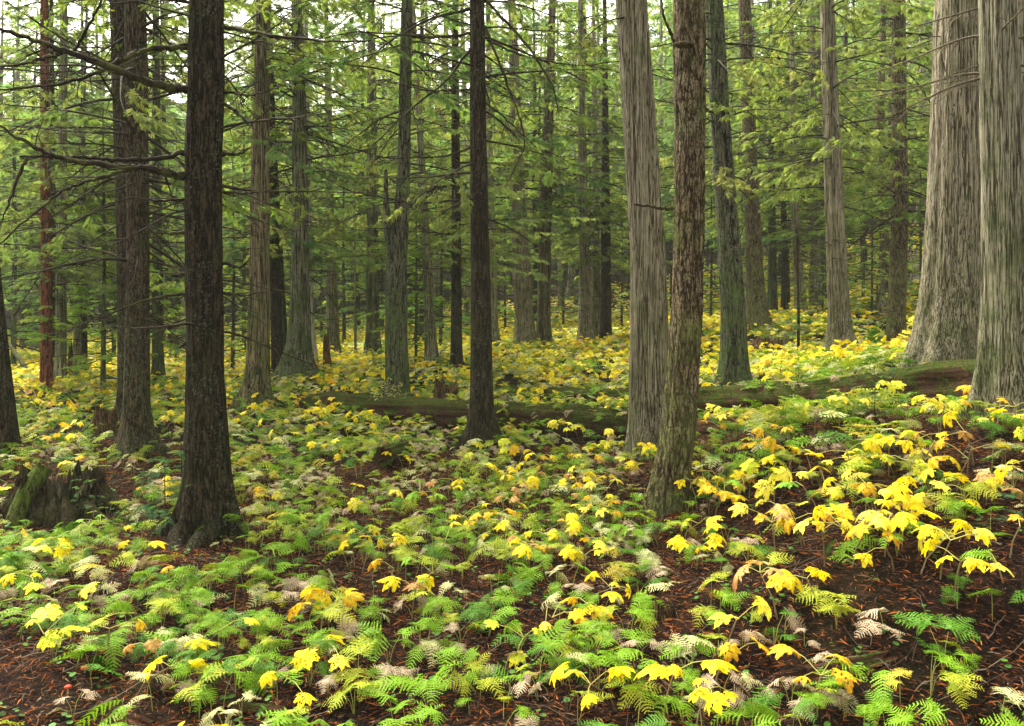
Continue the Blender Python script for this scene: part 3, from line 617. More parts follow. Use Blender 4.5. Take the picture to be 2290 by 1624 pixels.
# ---- middle trees ------------------------------------------------------
MID = [
 ('hemlock_tree', 'bare red-brown trunk among the yellow leaves at the left', [(884, 104, 26), (800, 104, 25), (600, 104, 23), (300, 101, 20), (50, 99, 16)], 16.8, 'red', 'hemlock', 12, 14, {}),
 ('hemlock_tree', 'thin dark trunk close behind the red-brown one', [(862, 122, 16), (600, 119, 13), (300, 117, 11)], 19.5, 'dark', None, 10, 8, {}),
 ('cedar_tree', 'straight pale greenish trunk just right of the red-brown one', [(862, 136, 28), (800, 136, 23), (500, 138, 21), (130, 142, 17)], 19, 'cedar_grey', 'cedar', 13, 8, {}),
 ('hemlock_tree', 'thin pale stem left of the twin thin stems under the low green boughs', [(855, 171, 15), (650, 173, 13), (500, 178, 10)], 20, 'cedar_grey', 'hemlock', 10, 8, {}),
 ('hemlock_tree', 'thin dark stem with bent bare twigs, left of the touching pair of trunks', [(845, 188, 16), (650, 187, 14), (450, 186, 11)], 21, 'dark', 'hemlock', 10, 10, {}),
 ('hemlock_tree', 'thin mossy trunk between the touching pair and the near dark tree', [(868, 353, 32), (800, 353, 25), (600, 352, 22), (300, 350, 18), (130, 349, 15)], 18.7, 'mossy', 'hemlock', 14, 14, {}),
 ('cedar_tree', 'tall brown cedar with a flared mossy foot, at the left end of the long log', [(912, 572, 78), (860, 574, 58), (800, 576, 52), (600, 580, 45), (400, 581, 41), (0, 589, 32)], 15, 'cedar_brown', 'high', 16, 10, dict(roots=[(3.4, .25, .25, .3), (-.3, .2, .25, .3), (-1.5, .15, .3, .35)], flute=.09, cz=1.5)),
 ('hemlock_tree', 'dark narrow trunk right beside the tall brown cedar', [(852, 621, 27), (700, 617, 24), (500, 613, 20), (300, 608, 17)], 19.5, 'dark', 'hemlock', 13, 10, {}),
 ('hemlock_tree', 'thin mossy stem at the foot of the cedar with spreading roots', [(846, 640, 18), (700, 632, 15), (500, 622, 12)], 19.9, 'mossy', None, 9, 4, {}),
 ('cedar_tree', 'mossy green cedar with spreading roots, many curved bare twigs above', [(856, 664, 98), (820, 666, 72), (770, 669, 54), (700, 671, 44), (500, 672, 36), (250, 669, 30), (120, 666, 25)], 18.4, 'cedar_moss', 'high', 15, 34, dict(flute=.1, deadz=(4, 9), deadL=(.8, 2.2), roots=[(-.2, .5, .22, .25), (3.3, .2, .25, .3), (-1.4, .2, .25, .3)], cz=1.0)),
 ('cedar_tree', 'bleached whitish trunk behind the cedar with spreading roots', [(830, 698, 30), (780, 696, 23), (650, 692, 18), (500, 690, 15)], 21.5, 'pale', 'cedar', 12, 4, {}),
 ('cedar_tree', 'greyish trunk right of the brown snag', [(798, 747, 38), (760, 745, 29), (600, 741, 23), (450, 738, 17)], 25.5, 'cedar_grey', 'cedar', 14, 6, {}),
 ('hemlock_tree', 'stick-thin sapling stem left of the pale mid cedar', [(795, 795, 6), (700, 795, 5), (600, 794, 4)], 24, 'cedar_grey', None, 5, 3, {}),
 ('cedar_tree', 'pale mid-distance cedar left of the forked trunk', [(803, 834, 42), (760, 834, 31), (600, 833, 27), (400, 832, 24), (200, 831, 20)], 24, 'cedar_moss', 'cedar', 15, 12, {}),
 ('cedar_tree', 'dark mossy forked trunk with a dead upright stub, behind the long log in the centre', [(910, 888, 62), (860, 888, 54), (750, 886, 50), (600, 886, 48), (540, 890, 45), (480, 898, 34), (400, 903, 30), (200, 906, 28), (0, 910, 25)], 15.3, 'mossy', 'high', 16, 12, dict(flute=.08, deadz=(4, 9), cz=1.0)),
 ('hemlock_tree', 'slender tree hugged by dark green foliage, behind the small broken stump', [(825, 968, 34), (780, 964, 27), (600, 956, 22), (350, 942, 15)], 20, 'cedar_grey', 'hemlock', 12, 8, {}),
 ('hemlock_tree', 'straight slim dark trunk just left of the lichen-speckled reddish trunk', [(840, 1020, 34), (800, 1021, 26), (500, 1020, 21), (200, 1018, 17), (100, 1018, 15)], 19, 'dark', 'hemlock', 13, 22, dict(deadz=(4, 9), deadL=(.8, 2.2))),
 ('cedar_tree', 'slim trunk peeking out on the right of the lichen-speckled reddish one', [(788, 1105, 34), (740, 1102, 24), (600, 1100, 20), (480, 1098, 16)], 24.5, 'cedar_grey', 'cedar', 13, 6, {}),
 ('cedar_tree', 'left one of two pale cedars in the middle distance, thicker, leaning slightly left', [(785, 1176, 52), (740, 1173, 42), (600, 1165, 37), (400, 1158, 28), (150, 1149, 21)], 25, 'cedar', 'cedar', 16, 8, dict(flute=.08)),
 ('cedar_tree', 'right one of two pale cedars in the middle distance, thinner and curved', [(775, 1216, 42), (730, 1215, 31), (600, 1217, 27), (400, 1222, 25), (200, 1229, 21)], 25.5, 'cedar_brown', 'high', 16, 8, dict(flute=.08)),
 ('cedar_tree', 'mid-distance cedar with ragged twiggy trunk, left of the big pale cedar', [(778, 1309, 50), (740, 1309, 34), (600, 1308, 24), (400, 1303, 20), (250, 1301, 16)], 26, 'cedar', 'cedar', 14, 26, dict(deadz=(2.5, 10))),
 ('hemlock_tree', 'slim trunk touching the ragged twiggy cedar from behind', [(758, 1335, 26), (600, 1332, 19), (350, 1330, 15)], 28, 'cedar_grey', 'hemlock', 13, 10, {}),
 ('hemlock_tree', 'dark slim trunk between the ragged twiggy cedar and the big pale cedar', [(766, 1354, 28), (600, 1355, 23), (400, 1354, 18)], 26.5, 'dark', 'hemlock', 13, 14, {}),
 ('cedar_tree', 'dark brown cedar with a flared rooted foot, right of the trunk with holes', [(738, 1694, 72), (700, 1692, 50), (600, 1688, 37), (400, 1680, 31), (0, 1665, 26)], 23.5, 'hemlock', 'cedar', 16, 20, dict(flute=.08, deadz=(3, 10))),
 ('hemlock_tree', 'slim dark mossy trunk just right of the flared dark brown cedar', [(718, 1728, 24), (600, 1727, 19), (450, 1726, 15)], 27, 'mossy', 'hemlock', 12, 10, {}),
 ('hemlock_tree', 'thin dark far trunk, second to the right of the flared dark brown cedar', [(714, 1755, 18), (600, 1756, 15), (400, 1750, 12)], 29, 'dark', 'hemlock', 12, 8, {}),
 ('cedar_tree', 'slender pale trunk behind a dark stick-like sapling, left of the mid cedar on the right', [(715, 1794, 28), (600, 1784, 20), (400, 1775, 16), (250, 1773, 13)], 26, 'cedar', 'hemlock', 12, 10, {}),
 ('hemlock_tree', 'dark leafless stick sapling in the yellow leaves, left of the mid cedar on the right', [(745, 1785, 7), (650, 1786, 6), (600, 1785, 4)], 20, 'dark', 'seedling', 3, 4, {}),
 ('cedar_tree', 'brownish slim trunk close on the left of the mid cedar on the right', [(712, 1823, 30), (600, 1823, 23), (300, 1820, 17)], 27, 'cedar_grey', 'cedar', 14, 10, {}),
 ('cedar_tree', 'pale twisted mid cedar with a mossy foot, left of the brown drooping-boughed trunk', [(806, 1884, 76), (760, 1880, 52), (700, 1876, 44), (500, 1867, 39), (200, 1856, 34), (0, 1848, 29)], 19, 'cedar', 'cedar', 16, 20, dict(flute=.09, deadz=(2.5, 10), roots=[(-.2, .25, .25, .3), (3.0, .15, .25, .3), (-1.4, .15, .25, .3)])),
 ('hemlock_tree', 'brown trunk with long drooping dark boughs, left of the huge buttressed cedar', [(778, 2004, 54), (730, 2004, 40), (500, 2012, 37), (200, 2010, 31), (0, 2010, 28)], 20.5, 'hemlock', 'hemlock', 15, 26, dict(deadz=(3, 10), deadL=(1, 2.6))),
 ('cedar_tree', 'broken mossy trunk stub behind the brown trunk with drooping boughs', [(702, 1976, 40), (660, 1976, 34), (600, 1977, 32)], 24, 'cedar_grey', None, 1.4, 0, dict(cat='snag')),
 ('cedar_tree', 'short pale broken trunk on the slope left of the huge buttressed cedar', [(612, 2047, 22), (560, 2045, 18), (530, 2044, 16)], 33, 'pale', None, 1.9, 0, dict(cat='snag')),
 ('snag', 'slim broken brown snag standing between two mid cedars left of centre', [(836, 731, 20), (790, 731, 17), (738, 729, 13)], 20.5, 'snagwood', None, 1.3, 0, dict(cat='snag')),
 ('snag', 'small broken dark snag right of the pale greenish trunk at the left', [(848, 160, 20), (800, 158, 17), (752, 163, 13)], 20.2, 'snagwood', None, 1.05, 0, dict(cat='snag')),
]
for kind, label, path, Y, mk, cr, H, dd, kw in MID:
    kw = dict(kw); cat = kw.pop('cat', 'tree'); dz_ = kw.pop('deadz', (1.5, 8)); dd = int(dd*1.3)
    if H > 11: kw.setdefault('live', 13); kw.setdefault('livez', (3.5, 10))
    tree(kind, label, path, Y, M[mk], crown=cr, H=H, dead=dd, deadz=dz_, cat=cat, **kw)
# the dead upright stub of the forked trunk
fk = [o for o in COL.objects if o.get('label', '').startswith('dark mossy forked')][0]
P = np.array([(at(u, 15.2)-fk.location.x, -.05, at_v(v, 15.2)-fk.location.z) for u, v in [(884, 560), (872, 525), (864, 495), (862, 440), (862, 380)]])
mb = MB(); tube(mb, P, np.array([.14, .11, .075, .05, .03]), 14); link('stub', mb.mesh('stub', M['mossy']), fk)

# ---- far trees: a shared set of trunks and crowns ----------------------
FT = []
for q, (r0, H, mk) in enumerate([(.20, 15, 'cedar'), (.16, 14, 'mossy'), (.13, 13, 'cedar_grey'), (.22, 16, 'cedar_grey'), (.14, 13, 'dark'), (.17, 15, 'hemlock')]):
    FT.append(trunk_mesh('far_trunk', [(-.4, 0, 0, r0*1.15), (0, 0, 0, r0*1.1), (.8, .02, 0, r0*.85), (5, .08*(q-2), 0, r0*.7), (H*.7, .1, 0, r0*.4), (H, .15, 0, .03)], H, M[mk], 12, .05, .03, [(1, .1, .2, .4), (3, .1, .2, .4), (5, .12, .2, .4)], 500+q, .5))
rsf = np.random.default_rng(41)
far = []
tries = 0
while len(far) < 150 and tries < 6000:
    tries += 1
    Y = math.sqrt(rsf.uniform(27**2, 72**2)); u = rsf.uniform(-480, 2770); x = at(u, Y)
    if any((x-a)**2+(Y-b)**2 < (2.1 if Y < 45 else 3.2)**2 for a, b, _ in TREES): continue
    if Y < 34 and 1020 < u < 1420: continue
    z = gz(x, Y); TREES.append((x, Y, .2)); far.append((u, Y, x, z))
MARKS_T = [('left of the red-brown trunk', -9000, 104), ('between red-brown and near dark trunks', 104, 440), ('right of the near dark trunk', 440, 665),
           ('left of the forked trunk', 665, 888), ('right of the forked trunk', 888, 1078), ('left of the big pale cedar', 1078, 1440),
           ('left of the trunk with holes', 1440, 1640), ('right of the trunk with holes', 1640, 1884), ('left of the huge buttressed cedar', 1884, 2120), ('behind the two big right cedars', 2120, 9000)]
ORD = ['leftmost', 'second from left', 'third from left', 'fourth from left', 'fifth from left', 'sixth from left', 'seventh from left', 'eighth from left', 'ninth from left', 'tenth from left'] + [f'{k}th from left' for k in range(11, 80)]
def ordn(i, n):
    if n == 1: return None
    if i == n-1 and n > 1: return 'rightmost'
    if i == n-2 and n > 4: return 'second from right'
    if i == n-3 and n > 6: return 'third from right'
    return ORD[i]
bank = {}
for (u, Y, x, z) in sorted(far):
    zn = [n for n, a, b in MARKS_T if a <= u < b][0]; bank.setdefault(zn, []).append((u, Y, x, z))
for zn, L in bank.items():
    for i, (u, Y, x, z) in enumerate(L):
        q = rsf.integers(0, 6); k = rsf.uniform(.9, 1.25)+(.22 if Y > 36 else 0)+(.16 if Y > 52 else 0)
        kind = 'cedar_tree' if q in (0, 2, 3) else 'hemlock_tree'
        o_ = ordn(i, len(L))
        tone_ = {0: 'brown', 1: 'mossy', 2: 'greyish', 3: 'grey', 4: 'dark', 5: 'brownish'}[int(q)]
        e = link(kind, None, loc=(x, Y, z), rot=(rsf.normal(0, .02), rsf.normal(0, .025), rsf.uniform(0, 6)), sc=k)
        tag(e, (f'{o_} far ' if o_ else 'only far ')+f'{tone_} conifer {zn}', 'tree', 'distant conifers behind the nearer trunks')
        link('trunk', FT[q], e)
        cs = CROWN['cedar' if kind[0] == 'c' else 'hemlock']; sc = 1.12 if Y > 40 else 1
        link('crown', cs[rsf.integers(len(cs))], e, (0, 0, 0), (0, 0, rsf.uniform(0, 6)), (1.15, 1.15, 1))
# the wood beyond: too many and too far to count
mbk = MB(); V0, F0 = None, None
def mesh_arrays(me):
    V = np.empty(len(me.vertices)*3, np.float32); me.vertices.foreach_get('co', V); V = V.reshape(-1, 3)
    return V
pts_far = []
for _ in range(230):
    Y = rsf.uniform(74, 125); u = rsf.uniform(-300, 2600); x = at(u, Y); pts_far.append((x, Y, gz(x, Y)))
for (x, Y, z) in pts_far:
    k = 420; h = 19*rsf.uniform(.8, 1.35); t_ = rsf.uniform(0.05, 1, k); a = rsf.uniform(0, 2*PI, k); rr = 3.0*(1-t_)**.7*rsf.uniform(.3, 1, k)+.15
    P0 = np.stack([x+np.cos(a)*rr, Y+np.sin(a)*rr, z+.5+t_*h], -1); D = np.stack([np.cos(a), np.sin(a), np.full(k, -.4)], -1)
    mbk.inst(SPR[0][0], SPR[0][1], frames(P0, D, rsf.normal(0, .5, k), rsf.uniform(.9, 1.7, k), rsf.normal(0, .3, (k, 3))), np.array([.12, .19, .05])*rsf.uniform(.7, 1.3, (k, 1)), 1)
    tube(mbk, [(x, Y, z-.5), (x, Y, z+h*.9)], [.25, .05], 5, cap=False)
tag(link('distant_forest', mbk.mesh('distant_forest', [M['cedar'], M['cedar_leaf']])), 'hazy green wood on the far slope behind all the trunks', 'forest', kind='stuff')

# ---- understory conifers ----------------------------------------------
SAP = [(230, 17, 'low drooping young conifer between the red-brown trunk and the touching pair', 1.05), (30, 27, 'pale bushy young conifer at the left edge behind the leaning pole', 1.5),
       (100, 31, 'bushy young conifer behind the red-brown trunk', 1.4), (255, 27, 'young conifer behind the twin thin stems at the left', 1.2), (395, 24, 'young conifer just left of the near dark trunk', 1.2),
       (520, 21, 'bright green young conifer just right of the near dark trunk', 1.0), (545, 28, 'taller young conifer between the near dark trunk and the tall brown cedar', 1.3),
       (770, 32, 'young conifer behind the brown snag', 1.2), (720, 38, 'far young conifer right of the cedar with spreading roots', 1.3), (930, 20.5, 'dark green young conifer hugging the slender tree behind the small broken stump', .8),
       (985, 27, 'young conifer behind the straight slim dark trunk', 1.1), (1060, 33, 'young conifer behind the lichen-speckled reddish trunk', 1.2), (1130, 35, 'young conifer on the left of the two pale mid cedars', 1.3),
       (1260, 36, 'young conifer between the two pale mid cedars and the ragged twiggy cedar', 1.3), (1390, 33, 'young conifer on the left of the big pale cedar, behind the yellow leaves', 1.3), (1590, 30, 'young conifer between the leaning scaly trunk and the trunk with holes', 1.2),
       (1660, 34, 'young conifer behind the trunk with holes', 1.2), (1765, 31, 'dark young conifer above the yellow leaves left of the twisted mid cedar', 1.1), (1840, 25, 'small young conifer left of the twisted mid cedar', .7),
       (1930, 29, 'dark drooping young conifer between the twisted mid cedar and the brown trunk', 1.3), (1950, 24, 'low young conifer right of the twisted mid cedar', .8), (2060, 30, 'young conifer left of the huge buttressed cedar', 1.2),
       (2200, 26, 'young conifer in the gap between the two big cedars on the right', 1.2), (620, 34, 'far young conifer right of the tall brown cedar', 1.3), (840, 40, 'far young conifer behind the pale mid cedar', 1.4), (1500, 40, 'far young conifer behind the leaning scaly trunk', 1.4)]
for q, (u, Y, lb, k) in enumerate(SAP):
    x = at(u, Y); e = link('young_conifer', None, loc=(x, Y, gz(x, Y)), rot=(0, 0, q*1.3), sc=k*((.95 if u > 1020 else 1.3) if Y > 24 else 1.1)); tag(e, lb, 'young tree', 'young conifers in the understory')
    if q == 0: st = trunk_mesh('sapling_trunk', [(-.3, 0, 0, .05), (0, 0, 0, .045), (2.5, .03, 0, .03), (5, 0, 0, .008)], 5.0, M['mossy'], 10, 0, .02, [], 6, .3)
    link('trunk', st, e); cs = CROWN['sapling']; link('crown', cs[q % len(cs)], e)
sst = trunk_mesh('seedling_trunk', [(-.1, 0, 0, .012), (0, 0, 0, .011), (.6, .02, 0, .007), (1.1, 0, 0, .003)], 1.1, M['twig'], 7, 0, .02, [], 6, .2)
for q, (u, v, lb, k) in enumerate([(404, 1188, 'airy hemlock seedling just left of the near dark trunk', .85), (190, 1163, 'small dark hemlock seedling in front of the big mossy stump', .42), (370, 1150, 'shorter hemlock seedling left of the airy one beside the near dark trunk', .6),
                                   (1955, 945, 'dark blue-green seedling sprouting by the fallen log at right', .5), (2290, 1190, 'small seedling at the right edge among yellow leaves', .4), (985, 905, 'skinny seedling leaning over the small broken stump in the centre', .9)]):
    x, y, z = hit(u, v); e = link('hemlock_seedling', None, loc=(x, y, z), rot=(0, 0, q*2.1), sc=k); tag(e, lb, 'seedling', 'conifer seedlings')
    link('stem', sst, e); link('crown', CROWN['seedling'][q % 2], e)

# ---- logs, stumps -----------------------------------------------------
OCC = []
def log(name, label, A, B, ra, rb, m, seed, seg=40, sink=0.0, flute=.05, group=None, rag=.25, cat='log'):
    pa, pb = [np.array([at(u, Y), Y, at_v(v, Y)]) for u, v, Y in (A, B)]
    L = np.linalg.norm(pb-pa); d = (pb-pa)/L; yv = np.cross([0, 0, 1], d); yv /= np.linalg.norm(yv); zv = np.cross(d, yv)
    n = max(16, int(L/.06)); t_ = np.linspace(0, 1, n); a = np.arange(seg)*2*PI/seg
    ca, sa = np.cos(a)[None], np.sin(a)[None]; X = (t_*L)[:, None]
    rad = (ra+(rb-ra)*t_)[:, None]*(1+flute*fbm(ca*2, sa*2, X*.4, seed, 2)+.17*fbm(ca*4, sa*4, X*1.3, seed+2, 3)+.07*fbm(ca*12, sa*12, X*3, seed+4, 3))
    sag = .05*fbm(X*.5, 0, 0, seed+9, 2)
    XX = np.broadcast_to(X, rad.shape).copy(); XX[0] += rag*ra*vnoise(ca*3, sa*3, 0, seed)[0]*2; XX[-1] += rag*rb*vnoise(ca*3, sa*3, 1, seed)[0]*2
    V = np.stack([XX, rad*ca, rad*sa+sag-sink], -1); mb = MB(); i = np.arange(n-1)[:, None]*seg; j = np.arange(seg)[None]; k = (j+1) % seg
    mb.add(V.reshape(-1, 3), np.stack([i+j, i+k, i+seg+k, i+seg+j], -1).reshape(-1, 4))
    for end, sgn in ((0, 1), (-1, -1)):
        o = V[end]; c = o.mean(0); r2 = c+(o-c)*.8+[sgn*.02, 0, 0]; r3 = c+(o-c)*.4+[sgn*.06, 0, 0]
        q = np.concatenate([o, r2, r3, [c+[sgn*.07, 0, 0]]]); fs = [[r0+x, r0+(x+1) % seg, r0+seg+(x+1) % seg, r0+seg+x] for r0 in (0, seg) for x in range(seg)]
        mb.add(q, [np.array(fs), np.array([[2*seg+x, 2*seg+(x+1) % seg, 3*seg] for x in range(seg)])])
    o = link(name, mb.mesh('log', m)); Mx = Matrix.Identity(4)
    for c_, vv in enumerate((d, yv, zv)):
        for r_ in range(3): Mx[r_][c_] = vv[r_]
    Mx.translation = Vector(pa); o.matrix_world = Mx; tag(o, label, cat, group); OCC.append((pa, pb, max(ra, rb)))
    if L > 3.5 and ra > .12:
        rs = np.random.default_rng(seed)
        for q in range(9):
            a_ = rs.uniform(.2, 2.6); r_ = (ra+rb)/2*.85
            link('branch', DEAD[rs.integers(12)], o, (rs.uniform(.1, .95)*L, r_*math.cos(a_)*(-1), r_*math.sin(a_)), (rs.uniform(0, 6), rs.uniform(-1.4, -.2), rs.uniform(-2.6, -.5)), rs.uniform(.2, .65))
    return o
log('fallen_log', 'long mossy fallen trunk running from the tall brown cedar to the big pale cedar', (600, 906, 15.9), (1465, 963, 12.05), .22, .26, M['log'], 3)
log('fallen_log', 'second mossy log behind the long one, ending at the big pale cedar', (1110, 892, 16.2), (1470, 902, 14.6), .17, .22, M['log'], 5)
log('fallen_log', 'thick rotten log with mossy top, ending at the right edge cedar', (1530, 905, 13.0), (2240, 868, 9.75), .22, .33, M['log'], 8, flute=.1)
log('fallen_log', 'lower crumbling dark wood slab under the thick rotten log at right', (1545, 970, 11.6), (2080, 930, 9.1), .14, .12, M['log2'], 12, flute=.12)
log('fallen_log', 'short dark log with mossy cut end facing the viewer, left of centre', (858, 1030, 11.0), (905, 1008, 11.8), .13, .12, M['log'], 14, rag=0)
log('fallen_log', 'mossy log lying behind the near dark trunk at left', (352, 858, 19.5), (560, 880, 17.5), .2, .18, M['log'], 16)
log('fallen_log', 'thin dark log lying behind the twin thin stems at left', (190, 822, 30), (300, 826, 28), .16, .16, M['log2'], 18)
log('fallen_log', 'sunken reddish rotten log in the bottom left corner', (-30, 1490, 5.55), (330, 1640, 4.75), .09, .08, M['log2'], 20, sink=.03, flute=.12)
log('fallen_log', 'sunken reddish log piece behind the yellow leaves at bottom left', (420, 1565, 5.05), (640, 1590, 4.95), .05, .035, M['log2'], 22, sink=.02, flute=.12)
x_, y_, z_ = hit(1790, 1530); x2, y2, z2 = hit(1985, 1480)
log('fallen_log', 'dark rotten log half buried in needles at bottom right', (1790, VH-(z_+.02-CAMH)/y_*F, y_), (1985, VH-(z2+.01-CAMH)/y2*F, y2), .065, .04, M['log2'], 24, sink=.0, flute=.3, rag=.8)
log('leaning_pole', 'pale bare pole leaning beside the left edge trunk', (20, 775, 22.5), (78, 856, 21.5),   .05, .065, M['hemlock'], 26, seg=12, cat='pole')
log('fallen_log', 'slim dark stick log in the yellow leaves beside the straight slim dark trunk', (940, 862, 17.5), (1050, 818, 22), .05, .04, M['log2'], 28, seg=12)

def stump(label, u, v, Y, r, H, m, seed, roots, seg=64, flute=.12, name='stump'):
    x = at(u, Y); z = min(at_v(v, Y), gz(x, Y)+.05); e = link(name, None, loc=(x, Y, z)); tag(e, label, 'stump')
    link('wood', trunk_mesh('stump_wood', [(-.35, 0, 0, r*1.15), (0, 0, 0, r*1.1), (H*.5, 0, 0, r*.92), (H, 0, 0, r*.85)], H, m, seg, flute, .10, roots, seed, .06, broken=True), e)
    TREES.append((x, Y, r*1.2)); return e
e = stump('big dark hollow broken stump with a mossy root ridge at the left edge', 135, 1150, 9.35, .47, .70, M['stump'], 5,
      [(-2.75, .30, .22, .3), (-.12, .60, .16, .17), (-.55, .52, .17, .15), (-.95, .3, .2, .15), (.3, .3, .3, .2), (3.0, .2, .3, .3), (-1.6, .10, .3, .3)], seg=170, flute=.22)
for q, (pl, wpx) in enumerate([([(84, 1050), (66, 1085), (50, 1125), (42, 1175)], 46)]):
    P = np.array([(at(u, 9.0-.03*k)-e.location.x, -.22-.10*k, at_v(v, 9.0)-e.location.z) for k, (u, v) in enumerate(pl)]); t_ = np.linspace(0, len(P)-1, 24)
    Q = np.stack([np.interp(t_, np.arange(len(P)), P[:, a]) for a in range(3)], -1)
    for _ in range(5): Q[1:-1] = (Q[:-2]+2*Q[1:-1]+Q[2:])/4
    mb = MB(); rr = wpx*.5/F*9*(np.linspace(.8, 1, 24))*(1+.1*fbm(np.arange(24)*.7, q, 0, 4, 2)); tube(mb, Q, rr, 12); link('root', mb.mesh('root', M['rootmoss' if q == 0 else 'stump']), e)
stump('small broken brown stump left of the touching pair of trunks', 236, 962, 12.6, .16, .42, M['snagwood'], 8, [(-.3, .2, .15, .3), (3, .1, .15, .3)])
stump('small hollow broken stump between the forked trunk and the lichen-speckled reddish trunk', 998, 916, 15.1, .23, .66, M['snagwood'], 11, [(-.2, .18, .14, .3), (3.2, .15, .14, .3), (-1.5, .1, .15, .3)])
stump('tiny red-brown rotten stump in the foreground right of centre', 1482, 1398, 6.15, .075, .24, M['snagwood'], 14, [], seg=40)
stump('squat black mossy stump tucked behind the foot of the leaning scaly trunk', 1548, 1112, 8.95, .11, .3, M['stump'], 17, [(.2, .08, .2, .4)], seg=40)
stump('dark tangled root mound at the foot of the flared dark brown cedar', 1722, 772, 21, .42, .38, M['snagwood'], 19, [(-.3, .3, .2, .3), (3, .2, .2, .3)], seg=48)
stump('thin weathered stub among yellow leaves near the right edge', 2272, 1205, 6.2, .018, .16, M['pale'], 23, [], seg=16)
for q, (u, v, lb) in enumerate([(190, 1512, 'larger red mushroom cap in the bottom left corner'), (152, 1552, 'smaller red mushroom cap lowest at bottom left')]):
    x, y, z = hit(u, v); e = link('mushroom', None, loc=(x, y, z)); tag(e, lb, 'mushroom'); n = 20; a = np.arange(n)*2*PI/n; mb = MB(); r_ = .028-.006*q
    rings = [(0, .045), (.5, .046), (.85, .042), (1, .034), (.9, .030), (.25, .036)]
    V = np.concatenate([np.stack([np.cos(a)*r_*max(s, .01), np.sin(a)*r_*max(s, .01), np.full(n, zz)], -1) for s, zz in rings])
    mb.add(V, np.concatenate([np.stack([np.arange(n)+k*n, (np.arange(n)+1) % n+k*n, (np.arange(n)+1) % n+(k+1)*n, np.arange(n)+(k+1)*n], -1) for k in range(5)]), (.42, .07, .03))
    link('cap', mb.mesh('cap', M['plant']), e); mb = MB(); tube(mb, [(0, 0, -.01), (0, 0, .036)], [.006, .005], 10, (.6, .5, .35)); link('stalk', mb.mesh('stalk', M['plant']), e)

# ------------------------------------------------------------------ plants
def pinna(tri, b, pd, pl, wd, K, rs):
    """one leaflet: a solid lance-shaped core with uneven teeth"""
    pn = np.array([-pd[1], pd[0]]); zt = rs.uniform(-.10, .03)*pl; P = lambda t_, o_: (*(b+pd*pl*t_+pn*o_), zt*t_*t_+.12*abs(o_))
    if K == 0: tri((*(b-pn*wd*.5), 0), (*(b+pn*wd*.5), 0), P(1, 0)); return
    if K == 1:
        tri((*(b-pn*wd*.12), 0), P(.4, wd*.42), P(1, 0)); tri((*(b+pn*wd*.12), 0), P(.4, -wd*.42), P(1, 0)); return
    for k in range(K):
        t0, t1 = k/K, (k+1)/K; c0, c1 = wd*.27*(1-t0*.85), wd*.27*(1-t1*.85)
        tri(P(t0, -c0), P(t0, c0), P(t1, c1)); tri(P(t0, -c0), P(t1, c1), P(t1, -c1))
        for s2 in (-1, 1):
            l2 = wd*.55*(1-t0)**.6*rs.uniform(.8, 1.15)
            tri(P(t0, s2*c0*.5), P(t0+.9/K, s2*c1*.5), P(min(1, t0+1.0/K), s2*l2))
def frond(det, seed):
    """a broad three-part triangular fern blade, unit length along +y; returns V, tris"""
    rs = np.random.default_rng(seed); V = []; Fc = []
    def tri(a, b, c): k = len(V); V.extend([a, b, c]); Fc.append((k, k+1, k+2))
    def part(o, ang, L, np_):
        c, s = math.cos(ang), math.sin(ang); d = np.array([s, c]); nrm = np.array([c, -s]); o = np.array(o)
        tri((*o-nrm*.008, 0), (*(o+nrm*.008), 0), (*(o+d*L), 0))
        for q in range(np_):
            t_ = (q+.5)/(np_+.5); wd = L/np_*.84*(1-t_*.4)
            for s_ in (-1, 1):
                if rs.uniform() < .04: continue
                pl = L*.50*(1-t_)**.8*rs.uniform(.8, 1.12)+L*.04; an = rs.uniform(.38, .58); pd = d*an+nrm*s_*.9; pd /= np.linalg.norm(pd)
                pinna(tri, o+d*L*t_, pd, pl, wd, {2: max(2, min(5, int(pl/.045))), 1: 1, 0: 0}[det], rs)
    k = {2: 10, 1: 7, 0: 5}[det]
    part((0, .05), rs.normal(0, .06), .95, k); part((0, .06), -1.0+rs.normal(0, .08), .68, k-2); part((0, .06), 1.0+rs.normal(0, .08), .68, k-2)
    V = np.array(V); V[:, 0] += .03*fbm(V[:, 0]*4, V[:, 1]*4, 0, seed+3, 2); V[:, 1] += .03*fbm(V[:, 0]*4, V[:, 1]*4, 5, seed+4, 2); V[:, 2] += .035*fbm(V[:, 0]*7, V[:, 1]*7, 9, seed+5, 2); r2 = V[:, 0]**2+(V[:, 1]-.15)**2
    V[:, 2] += -rs.uniform(.15, .45)*r2+rs.uniform(-.05, .18)*np.abs(V[:, 0]); V[:, 2] += .035*np.sin(V[:, 0]*7+seed)+.03*np.sin(V[:, 1]*6+seed*2)
    return V, np.array(Fc)
def frond2(det, seed):
    """a long wood fern blade"""
    rs = np.random.default_rng(seed); V = []; Fc = []
    def tri(a, b, c): k = len(V); V.extend([a, b, c]); Fc.append((k, k+1, k+2))
    n = {2: 12, 1: 9, 0: 7}[det]; tri((-.008, 0, 0), (.008, 0, 0), (0, 1, 0))
    for q in range(n):
        t_ = (q+.5)/(n+.5); pl0 = .36*math.sin(PI*min(1, (t_*.78+.24)))**.8+.02
        for s_ in (-1, 1):
            pd = np.array([s_*.93, rs.uniform(.25, .5)]); pd /= np.linalg.norm(pd); pl = pl0*rs.uniform(.82, 1.1)
            pinna(tri, np.array([0, t_]), pd, pl, .070*(1-t_*.3), {2: max(2, min(5, int(pl/.06))), 1: 1, 0: 0}[det], rs)
    V = np.array(V); V[:, 2] += -rs.uniform(.25, .55)*V[:, 1]**2-.3*V[:, 0]**2+.02*np.sin(V[:, 1]*8+seed); return V, np.array(Fc)
